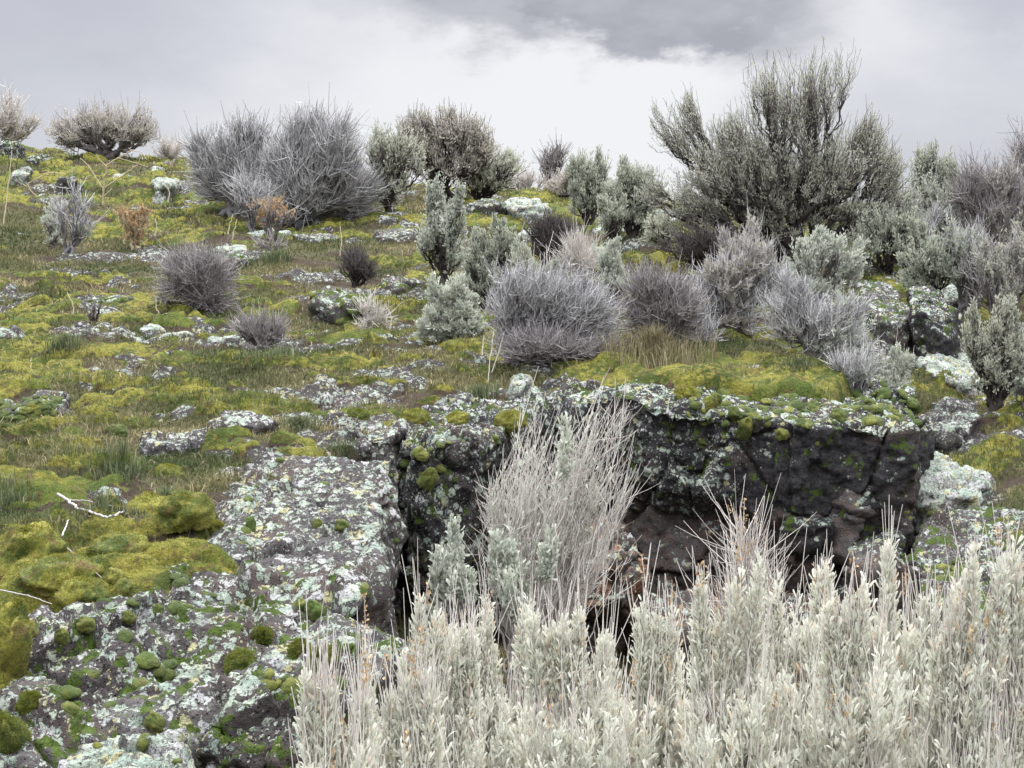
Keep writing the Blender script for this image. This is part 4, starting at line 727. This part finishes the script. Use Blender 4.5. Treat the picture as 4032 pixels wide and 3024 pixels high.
# foreground sagebrush wall
FG = [
 (330, 2.45, 'creamy sagebrush at the left end of the foreground thicket', [(312, 690, 16, 34), (330, 720, 24, 44), (350, 700, 12, 30)], 150),
 (385, 2.75, 'foreground sagebrush, second from the left, with thin stalks', [(372, 725, 26, 42), (402, 690, 24, 44), (415, 660, 12, 26)], 190),
 (440, 3.05, 'greenish foreground sagebrush below the hollow', [(430, 720, 30, 50), (455, 690, 22, 44), (425, 660, 8, 20)], 220),
 (490, 3.35, 'foreground sagebrush with two tall cream-coloured leafy spikes', [(473, 625, 9, 40), (532, 635, 10, 26), (490, 680, 30, 40), (520, 700, 28, 50), (478, 660, 14, 30)], 260),
 (570, 3.0, 'dense foreground sagebrush below the rusty boulder', [(560, 700, 34, 54), (595, 680, 26, 44), (620, 710, 26, 44)], 260),
 (645, 3.25, 'foreground sagebrush under the grey boulder with many straight stalks', [(640, 690, 30, 44), (665, 660, 24, 36), (690, 700, 26, 50)], 250),
 (735, 2.95, 'foreground sagebrush at the centre right of the thicket', [(715, 700, 30, 56), (755, 665, 26, 44), (760, 720, 30, 40)], 280),
 (800, 3.2, 'tall foreground sagebrush below the ledge face', [(790, 640, 24, 44), (815, 610, 18, 40), (825, 680, 30, 56), (780, 700, 24, 40)], 300),
 (860, 2.9, 'foreground sagebrush with tan seed heads below the ledge corner', [(845, 680, 28, 56), (875, 650, 26, 60), (880, 720, 30, 40)], 300),
 (915, 3.15, 'tall bright foreground sagebrush below the right slab', [(905, 620, 18, 44), (925, 640, 24, 54), (935, 700, 30, 50)], 300),
 (965, 2.85, 'foreground sagebrush near the right edge with bluish leaves', [(950, 690, 24, 54), (970, 650, 12, 40), (975, 730, 24, 36)], 240),
 (1015, 2.9, 'brownish foreground sagebrush cut by the right edge', [(1008, 690, 12, 54), (1022, 660, 14, 48), (1020, 730, 24, 34)], 220),
]
for k, (px, D, lb, lobes, n_) in enumerate(FG):
    bx = (px - 512) / FPX * D
    lobes = [(a_, b_ + 30, c_ * 1.4, d_ * .9, .6) for a_, b_, c_, d_ in lobes] + [(px, 765, 60, 40, .7)]
    rk = np.random.default_rng(40 + k); lift = 4 * sstep(px, 600, 780) * sstep(1000, px, px + 60); lobes = [(l[0], l[1] - lift * (l[1] < 750), *l[2:]) for l in lobes] + [(px + rk.uniform(-40, 40), l_ - lift, 4.5, rk.uniform(20, 42), 2.2) for l_ in rk.uniform(572 if px > 760 else 592 if px > 600 else 630 if px > 420 else 668, 665 if px > 420 else 700, 7)]
    if px < 420: lobes = [(l[0] + 12, l[1] + 14, l[2] * .8, *l[3:]) for l in lobes]
    shrub('sagebrush', lb, None, D, lobes, int(n_ * 1.55), 'sage', 'leaf_pale', 'twig_pale', 70 + k, G3, nl=27, ll=.023, lw=.0050, tw=.0016, up=.72, lk='finger', origin=(bx, D, .03), K=(7, 30, 110), stalks=230, stalk_h=.16, tail=12, depth=1.5, wig=.04, lspan=.5, shell=.45, srm=.72, clump=3.5, bs=.08)

# ------------------------------------------------------------------ grass
rs = np.random.default_rng(5)
def blades(name, x, y, z, h, wd, tint, mat, bend=.5):
    N = len(x); p = np.stack([x, y, z], 1); a = rs.uniform(0, 2 * math.pi, N); d = np.stack([np.cos(a), np.sin(a), np.zeros(N)], 1); sd = np.stack([-d[:, 1], d[:, 0], d[:, 2]], 1)
    b2 = rs.random(N) * bend + .1; mid = p + d * (h * b2 * .3)[:, None] + np.array([0, 0, 1]) * (h * .6)[:, None]; tip = p + d * (h * b2)[:, None] + np.array([0, 0, 1]) * (h * (1 - .3 * b2))[:, None]
    V = np.stack([p - sd * wd[:, None], p + sd * wd[:, None], mid + sd * wd[:, None] * .7, mid - sd * wd[:, None] * .7, tip], 1)
    i = np.arange(N)[:, None] * 5; Q = i + np.array([[0, 1, 2, 3]]); T_ = i + np.array([[3, 2, 4]])
    return V.reshape(-1, 3), Q, T_, np.repeat(tint, 5)
N = 620000
y = 4.2 * (19 / 4.2) ** (rs.random(N) ** .9); x = rs.uniform(-1, 1, N) * (.40 * y + .3)
z, i, j = HT(x, y); keep = (GM[i, j] > rs.uniform(.25, .75, N)) & (RK[i, j] < .4) & (rs.random(N) > MK[i, j] * .45); x, y, z, i, j = x[keep], y[keep], z[keep], i[keep], j[keep]
cn = pn(P3(x, y, 1.6), 123); tint = np.clip(.42 + .8 * cn + rs.normal(size=len(x)) * .22, 0, 1)
hh = rs.uniform(.014, .042, len(x)) * (1 + .5 * pn(P3(x, y, 2.5), 3)) * (1 + .02 * y)
V, Q, T_, tt = blades('grass', x, y, z - .004, hh, .00035 * y * rs.uniform(.6, 1.1, len(x)) + .0004, tint, None, 1.6)
tag(link('grass', mesh('grass', V, Q, T_, MAT['grass'], {'tint': tt})), 'short olive and brown grass growing through the moss', 'grass', kind='stuff')
N = 260000
y = 2.7 * (9 / 2.7) ** rs.random(N); x = rs.uniform(-1, 1, N) * (.39 * y + .2); z, i, j = HT(x, y); keep = (MK[i, j] > .5); x, y, z = x[keep], y[keep], z[keep]
V, Q, T_, tt = blades('f', x, y, z - .002, rs.uniform(.004, .012, len(x)), np.full(len(x), .0009), np.clip(rs.random(len(x)) * .8 + .3 * pn(P3(x, y, 4), 9), 0, 1), None, 1.2)
MAT['fuzz'] = leaf_mat('moss_shoot', (.10, .13, .025), (.38, .35, .075), .35, (.20, .13, .05))
tag(link('moss', mesh('moss', V, Q, T_, MAT['fuzz'], {'tint': tt})), 'fuzzy yellow-green moss shoots over the near moss carpet', 'moss', kind='stuff')
# dry litter
N = 15000; y = 4.2 * (14 / 3) ** rs.random(N); x = rs.uniform(-1, 1, N) * (.39 * y + .2); z, i, j = HT(x, y); keep = (up.reshape(nr, NCOL)[i, j] > .9) & (pn(P3(x, y, 2.2), 55) > -.1); x, y, z = x[keep], y[keep], z[keep]
V, Q, T_, tt = blades('l', x, y, z, rs.uniform(.01, .05, len(x)) , .0002 * y + .0006, rs.random(len(x)), None, 3.5)
tag(link('litter', mesh('litter', V, Q, T_, MAT['grass_straw'], {'tint': tt})), 'scattered dry straw and twig litter on the slope', 'litter', kind='stuff')
TUFTS = [(64, 365, .16, .13, 'grass_green', 'shaggy grass tuft beside the left edge boulder'), (118, 482, .16, .10, 'grass_green', 'dark green grass tuft on the moss at left'), (10, 512, .14, .08, 'grass_green', 'green grass tuft at the left edge above the moss pillow'),
         (165, 506, .08, .07, 'grass_green', 'small green tuft beside the fallen stick'), (478, 400, .16, .11, 'grass_green', 'green grass tuft on yellow moss above the hollow'), (655, 362, .5, .20, 'grass_straw', 'wide tuft of straw-coloured bunchgrass in front of the purple shrub'),
         (100, 528, .12, .06, 'grass_green', 'thin grass patch on the yellow moss pillows'), (800, 372, .14, .06, 'grass_green', 'green tuft on the mossy ledge top'), (275, 262, .2, .12, 'grass_green', 'blue-green grass tuft below the dead grey twigs'),
         (345, 452, .10, .05, 'grass_green', 'short green tuft on the central slab moss'), (520, 512, .1, .1, 'grass_straw', 'yellowish grass blades in the hollow brush'), (270, 372, .3, .10, 'grass_green', 'green grass patch below the dead twiggy clump'), (300, 430, .14, .08, 'grass_green', 'grass tuft between the lichen slabs'),
         (700, 300, .5, .16, 'grass_straw', 'straw grass in front of the largest sagebrush'), (440, 340, .25, .12, 'grass_straw', 'brownish grass at the foot of the round sage')]
for k, (px, py, r, h, mt, lb) in enumerate(TUFTS):
    g = ground(px, py); n_ = int(420 * max(1, r / .16)); a = rs.uniform(0, 2 * math.pi, n_); q = r * np.minimum(np.abs(rs.normal(size=n_)) * .42, .62); x = g[0] + q * np.cos(a); y = g[1] + q * np.sin(a); z = HT(x, y)[0]
    V, Q, T_, tt = blades('t', x, y, z - .005, h * rs.uniform(.35, 1.0, n_), np.full(n_, .0002 * g[1] + .0005), rs.random(n_), None, .8)
    tag(link('grass_tuft', mesh('grass_tuft', V - g, Q, T_, MAT[mt], {'tint': tt}), loc=g), lb, 'grass tuft', 'grass tufts')

# ------------------------------------------------------------------ moss cushions
def cushion_mesh(name, seed, mat, lumps=1, flat=1.0, nu=40, nv=16):
    a = np.linspace(0, 2 * math.pi, nu, endpoint=False); e = np.linspace(-.35, math.pi / 2 * .98, nv)
    A, E = np.meshgrid(a, e); d = np.stack([np.cos(A) * np.cos(E), np.sin(A) * np.cos(E), np.sin(E)], -1).reshape(-1, 3)
    r = 1 + .22 * pn(d * 1.6 + seed, seed) + .12 * pn(d * 4 + seed, seed + 1) + .03 * pn(d * 14, seed + 2); V = d * r[:, None]; V[:, 2] *= flat
    i = (np.arange(nv - 1)[:, None] * nu + np.arange(nu)[None]).ravel(); i2 = (np.arange(nv - 1)[:, None] * nu + (np.arange(nu)[None] + 1) % nu).ravel()
    V = np.vstack([V, [[0, 0, V[-nu:, 2].mean()]]]); t_ = np.stack([(nv - 1) * nu + np.arange(nu), (nv - 1) * nu + (np.arange(nu) + 1) % nu, np.full(nu, len(V) - 1)], 1)
    return V, np.stack([i, i2, i2 + nu, i + nu], 1), t_
bpy.context.view_layer.update(); DG = bpy.context.evaluated_depsgraph_get()
ROCKS = [o for o in S.objects if o.type == 'MESH' and (o.name.startswith('rock') or o.name.startswith('boulder'))] + [terr]
def hit_rock(px, py):
    best = None; r = Vector(ray(px, py)).normalized()
    for o in ROCKS:
        mi = o.matrix_world.inverted(); ok, lo, no, _ = o.ray_cast(mi @ Vector(EYE), r)
        if ok:
            p = o.matrix_world @ lo; dd = (p - Vector(EYE)).length
            if best is None or dd < best[0]: best = (dd, p, no, o)
    return best
def cushion(px, py, rx, rz, mat, label, seed):
    h = hit_rock(px, py + rz * .3)
    if not h: return
    D = h[0]; V, Q, T_ = cushion_mesh('c', seed, mat); a, c = rx / FPX * D, rz / FPX * D
    nrm = (h[2].normalized() * .45 + Vector((0, 0, 1)) * .55).normalized(); M = nrm.to_track_quat('Z', 'Y').to_matrix()
    V = V * (a, a * .9, c * (1.7 if mat == 'moss' and rx > 20 else 1.1)); V = V @ np.array(M).T; rsx = np.random.default_rng(seed)
    o = link('moss_cushion', mesh('moss_cushion', V, Q, T_, MAT[mat], {'tint': np.full(len(V), rsx.random() * .5)}), loc=h[1] - nrm * c * .15)
    tag(o, label, 'moss', 'moss cushions')
    if rx >= 12:                                       # moss shoots standing off the cushion
        n_ = 2600; f_ = rsx.integers(0, len(V) - 41, n_); w_ = rsx.random((n_, 1)); P_ = V[f_] * w_ + V[f_ + 1] * (1 - w_) + (V[f_ + 40] - V[f_]) * rsx.random((n_, 1)); d_ = P_ / (np.linalg.norm(P_, axis=1)[:, None] + 1e-6)
        a_, F, c_ = leaves(P_ - d_ * .002, d_ + rsx.normal(size=P_.shape) * .5, rsx.uniform(.004, .010, n_), np.full(n_, .0018), 'diamond', rsx, rsx.random(n_) * (.4 if 'dark' in mat else 1))
        link('moss_shoots', mesh('moss_shoots', a_, F, None, MAT['fuzz'], {'tint': c_}), o)
CUSH = [
 (315, 608, 11, 12, 'moss_grey', 'single grey-green round moss ball on the big foreground rock'),
 (300, 604, 8, 8, 'moss_dark', 'dark green cushion touching the grey-green ball on its left'),
 (125, 586, 11, 10, 'moss', 'green cushion at the right tip of the yellow moss pillows'),
 (115, 575, 9, 9, 'moss', 'green lump behind the cushion at the moss pillow tip'),
 (216, 528, 12, 9, 'moss', 'yellow-brown lump right of the long moss pillow'),
 (30, 632, 10, 12, 'moss_dark', 'dark olive lobe hanging under the left yellow moss'),
 (62, 634, 7, 10, 'moss_dark', 'small dark olive lobe right of the hanging one'),
 (250, 524, 6, 13, 'moss_dark', 'tall dark moss lump on the cracked slab'),
 (318, 523, 6, 7, 'moss_dark', 'dark round moss left of a pair on the cracked slab'),
 (342, 524, 8, 7, 'moss_dark', 'dark round moss right of a pair on the cracked slab'),
 (242, 660, 16, 14, 'moss_dark', 'large dark green dome at the middle of the foreground rock'),
 (322, 655, 14, 12, 'moss_dark', 'large dark moss cluster at the right side of the foreground rock'),
 (300, 648, 12, 10, 'moss_dark', 'dark moss left of the large cluster'),
 (262, 635, 12, 12, 'moss_dark', 'olive dome above the large dark green dome'),
 (30, 700, 12, 10, 'moss_dark', 'dark moss ball near the bottom left corner'),
 (158, 608, 6, 6, 'moss_dark', 'small moss ball beside the yellow lichen fleck'),
 (128, 615, 7, 7, 'moss_dark', 'small moss ball left of the yellow lichen fleck'),
 (86, 622, 9, 8, 'moss_dark', 'green lump below the moss pillow tip'),
 (708, 402, 9, 11, 'moss', 'yellow-green lump overhanging the ledge rim'),
 (688, 392, 14, 7, 'moss', 'long yellow cushion left of the lump on the ledge rim'),
 (745, 425, 7, 16, 'moss_dark', 'dark moss running down the ledge face'),
 (716, 397, 6, 8, 'moss_dark', 'dark round moss right of the yellow lump on the ledge'),
 (782, 432, 7, 7, 'moss_dark', 'round moss ball on the upper ledge face'),
 (838, 415, 9, 9, 'moss_dark', 'dark moss tuft at the lip near the ledge corner'),
 (428, 475, 9, 14, 'moss_dark', 'bunch of dark moss balls on the rim above the hollow'),
 (358, 414, 12, 8, 'moss_dark', 'green lump on the pale slab above the hollow'),
 (118, 430, 9, 7, 'moss_dark', 'round moss ball at the edge of the flat lichen slab'),
 (415, 415, 14, 9, 'moss', 'bright yellow moss pad at the left of the rim slab'),
 (455, 418, 14, 6, 'moss', 'yellow-olive moss pad in front of the squared stone'),
 (510, 418, 16, 10, 'moss', 'yellow moss pad spilling over the rim left of the tall brush'),
 (240, 652, 8, 8, 'moss_dark', 'small dark bump on top of the large dark green dome'),
 (155, 720, 10, 12, 'moss_dark', 'black-green moss on the lower front of the foreground rock'),
 (5, 640, 24, 32, 'moss', 'bulging green-yellow moss mass at the left edge'),
 (5, 730, 20, 26, 'moss_dark', 'dark green moss mass in the bottom left corner'),
 (82, 592, 26, 11, 'moss', 'long fuzzy yellow pillow pointing right'),
 (62, 572, 36, 12, 'moss', 'fuzzy yellow moss pillow above the long one'),
 (32, 545, 28, 16, 'moss', 'broad fuzzy moss pillow near the left edge'),
 (150, 510, 24, 12, 'moss', 'long green moss pillow in front of the fallen stick'),
 (185, 508, 26, 12, 'moss', 'raised right part of the long green moss pillow'),
 (168, 472, 16, 10, 'moss', 'olive moss lump below the dark green grass tuft'),
 (120, 545, 30, 10, 'moss', 'mossy rim along the left border of the foreground rock'),
]
for k, c in enumerate(CUSH): cushion(*c, 900 + k * 3)
# small cushions scattered over rock tops: one uncountable cover
tv, tq, tt_ = cushion_mesh('s', 7, None, nu=16, nv=8); AV, AQ, AT, AA = [], [], [], []; off = 0; rs = np.random.default_rng(8)
def scatter(n, x0, x1, y0, y1, r0, r1, thr=.0, ns=.02):
    global off
    for _ in range(n):
        px, py = rs.uniform(x0, x1), rs.uniform(y0, y1)
        h = hit_rock(px, py)
        if not h or h[3] is terr: continue
        p = h[1]
        if pn(np.array([[p[0] * 3, p[1] * 3, p[2] * 3]]), 5)[0] < thr: continue
        r = rs.uniform(r0, r1); nm = (h[2].normalized() * .6 + Vector((0, 0, .4))).normalized(); M = np.array((nm.to_track_quat('Z', 'Y').to_matrix() @ Matrix.Rotation(rs.uniform(0, 6.28), 3, 'Z')))
        V = (tv * (r, r * rs.uniform(.7, 1), r * rs.uniform(.3, .6))) @ M.T + np.array(p) - np.array(nm) * r * .2
        AV.append(V); AQ.append(tq + off); AT.append(tt_ + off); AA.append(np.full(len(V), rs.random())); off += len(V)
scatter(420, 690, 925, 360, 424, .010, .038, -.25); scatter(22, 640, 860, 405, 450, .008, .02, .05)
scatter(150, 30, 340, 560, 765, .006, .028, .12); scatter(90, 200, 400, 440, 600, .007, .022, .05); scatter(60, 400, 530, 425, 480, .01, .03, 0)
scatter(200, 905, 1024, 500, 640, .008, .032, 0); scatter(160, 0, 60, 395, 430, .01, .03, -.3); scatter(110, 300, 430, 285, 330, .015, .045, -.3); scatter(60, 60, 150, 295, 320, .015, .04, -.3)
tag(link('moss', mesh('moss', np.vstack(AV), np.vstack(AQ), np.vstack(AT), MAT['moss_dark'], {'tint': np.concatenate(AA)})), 'small green moss tufts dotted over the rocks', 'moss', kind='stuff')

# ------------------------------------------------------------------ sticks and stalks
def stick(name, label, lines, mat='twig_pale', cat='stick', group=None, seed=1):
    """lines: list of polylines [(px,py,D?)...], radius; D None = on the ground"""
    rs = np.random.default_rng(seed); vv, qq, tt = [], [], []; off = 0; org = None
    for pts, r in lines:
        W3 = []
        for p in pts:
            W3.append(at(*p))
        W3 = np.array(W3); 
        if org is None: org = W3[0].copy()
        s = np.linspace(0, len(W3) - 1, 6 * len(W3)); Pl = np.stack([np.interp(s, np.arange(len(W3)), W3[:, c]) for c in range(3)], 1)
        Pl[1:-1] += rs.normal(size=Pl[1:-1].shape) * r * .35
        a, b, c = tubes(Pl[None], np.linspace(r, r * .5, len(s))[None], 5, np.array([rs.random()]), rs); vv.append(a); qq.append(b + off); tt.append(c); off += len(a)
    return tag(link(name, mesh(name, np.vstack(vv) - org, np.vstack(qq), mat=MAT[mat], attrs={'tint': np.concatenate(tt)}), loc=org), label, cat, group)
def gd(px, py, lift=0): g = ground(px, py); return g[1]
d1 = gd(103, 205)
stick('dry_stalk', 'forked straw-coloured dead stalk near the left crest', [([(103, 205, d1), (104, 182, d1), (107, 165, d1), (118, 158, d1), (132, 150, d1)], .012), ([(104, 190, d1), (96, 178, d1), (88, 165, d1), (80, 158, d1)], .008), ([(105, 188, d1), (122, 176, d1), (138, 164, d1), (142, 155, d1)], .008), ([(107, 167, d1), (100, 160, d1), (96, 154, d1)], .006), ([(118, 158, d1), (136, 163, d1), (148, 167, d1)], .005), ([(130, 150, d1), (141, 152, d1), (147, 160, d1)], .005), ([(103, 197, d1), (112, 188, d1)], .005)], 'twig_straw', 'dry stalk')
d1 = gd(38, 200)
stick('dry_stalk', 'bent straw-coloured twigs left of the forked stalk', [([(40, 200, d1), (30, 190, d1), (27, 184, d1), (38, 178, d1), (55, 172, d1)], .008), ([(30, 188, d1), (18, 182, d1)], .005), ([(34, 186, d1), (44, 184, d1)], .005), ([(38, 178, d1), (48, 172, d1), (66, 174, d1)], .005)], 'twig_straw', 'dry stalk')
d1 = gd(3, 228)
stick('dry_stalk', 'tall thin straw stalk at the left edge', [([(3, 228, d1), (8, 190, d1), (12, 150, d1)], .007)], 'twig_straw', 'dry stalk')
def gz(px, py, up_=.035): g = ground(px, py); h = hit_rock(px, py); return (px, py, (h[1][1] if h else g[1]) - up_ * 1.5)
stick('stick', 'bleached grey fallen stick curving over the moss at left', [([gz(57, 494), gz(68, 500), gz(77, 508), gz(92, 512), gz(106, 517), gz(118, 514), gz(128, 507)], .0055), ([gz(70, 500), gz(88, 501), gz(112, 506)], .003), ([gz(78, 509), gz(90, 517)], .003)], 'twig_brown')
stick('stick', 'thin straw lying across the yellow moss at the left edge', [([gz(0, 590), gz(30, 596), gz(52, 604)], .002)], 'twig_brown')
stick('stick', 'thin twig leaning on the moss below the grey stick', [([gz(62, 536), gz(68, 522), gz(72, 512)], .003), ([gz(64, 545), gz(82, 560), gz(102, 578)], .002)], 'twig_brown')
d1 = gd(158, 322)
stick('dry_stalk', 'pale crooked stalk below the dark thorny shrub', [([(166, 326, d1), (160, 316, d1), (156, 308, d1), (156, 296, d1)], .006), ([(160, 316, d1), (168, 313, d1), (176, 320, d1)], .004)], 'twig_straw', 'dry stalk')
d1 = gd(493, 372)
stick('dry_stalk', 'two slim pale stalks left of the silvery lavender mound', [([(487, 395, 7.1), (490, 360, 7.1), (494, 330, 7.1)], .003), ([(492, 372, 7.1), (500, 348, 7.1), (504, 332, 7.1)], .003), ([(482, 355, 7.1), (484, 335, 7.1)], .003)], 'twig_pale', 'dry stalk')
stick('dead_branch', 'bleached forked branch under the silvery lavender mound', [([(505, 365, 7.7), (520, 345, 7.6), (532, 330, 7.6), (540, 322, 7.6)], .011), ([(510, 362, 7.6), (535, 352, 7.5), (552, 350, 7.5)], .009), ([(530, 340, 7.6), (522, 318, 7.5), (512, 300, 7.5)], .006)], 'twig_pale', 'branch')
stick('dry_stalk', 'straw stalk standing between the small stones on the left slope', [([(128, 190, 15), (129, 172, 15)], .007)], 'twig_straw', 'dry stalk') if False else None
for k, (px, py, h) in enumerate([(168, 202, 20), (155, 236, 18), (232, 243, 24), (72, 322, 30), (340, 256, 30), (228, 234, 20), (390, 330, 26)]):
    d1 = gd(px, py); lab = ['thin straw stalk right of the light stones', 'straw stalk right of the tan dried tuft', 'leaning straw stalk on the central slope', 'pale stalk left of the black stump', 'leaning stalk above the dead black clump', 'short pale stalk by the orange tuft', 'slim stalk right of the little grey twig plant'][k]
    stick('dry_stalk', lab, [([(px, py, d1), (px + 2, py - h * .5, d1), (px + (k % 3 - 1) * 5, py - h, d1)], .0005 * d1)], 'twig_straw', 'dry stalk')
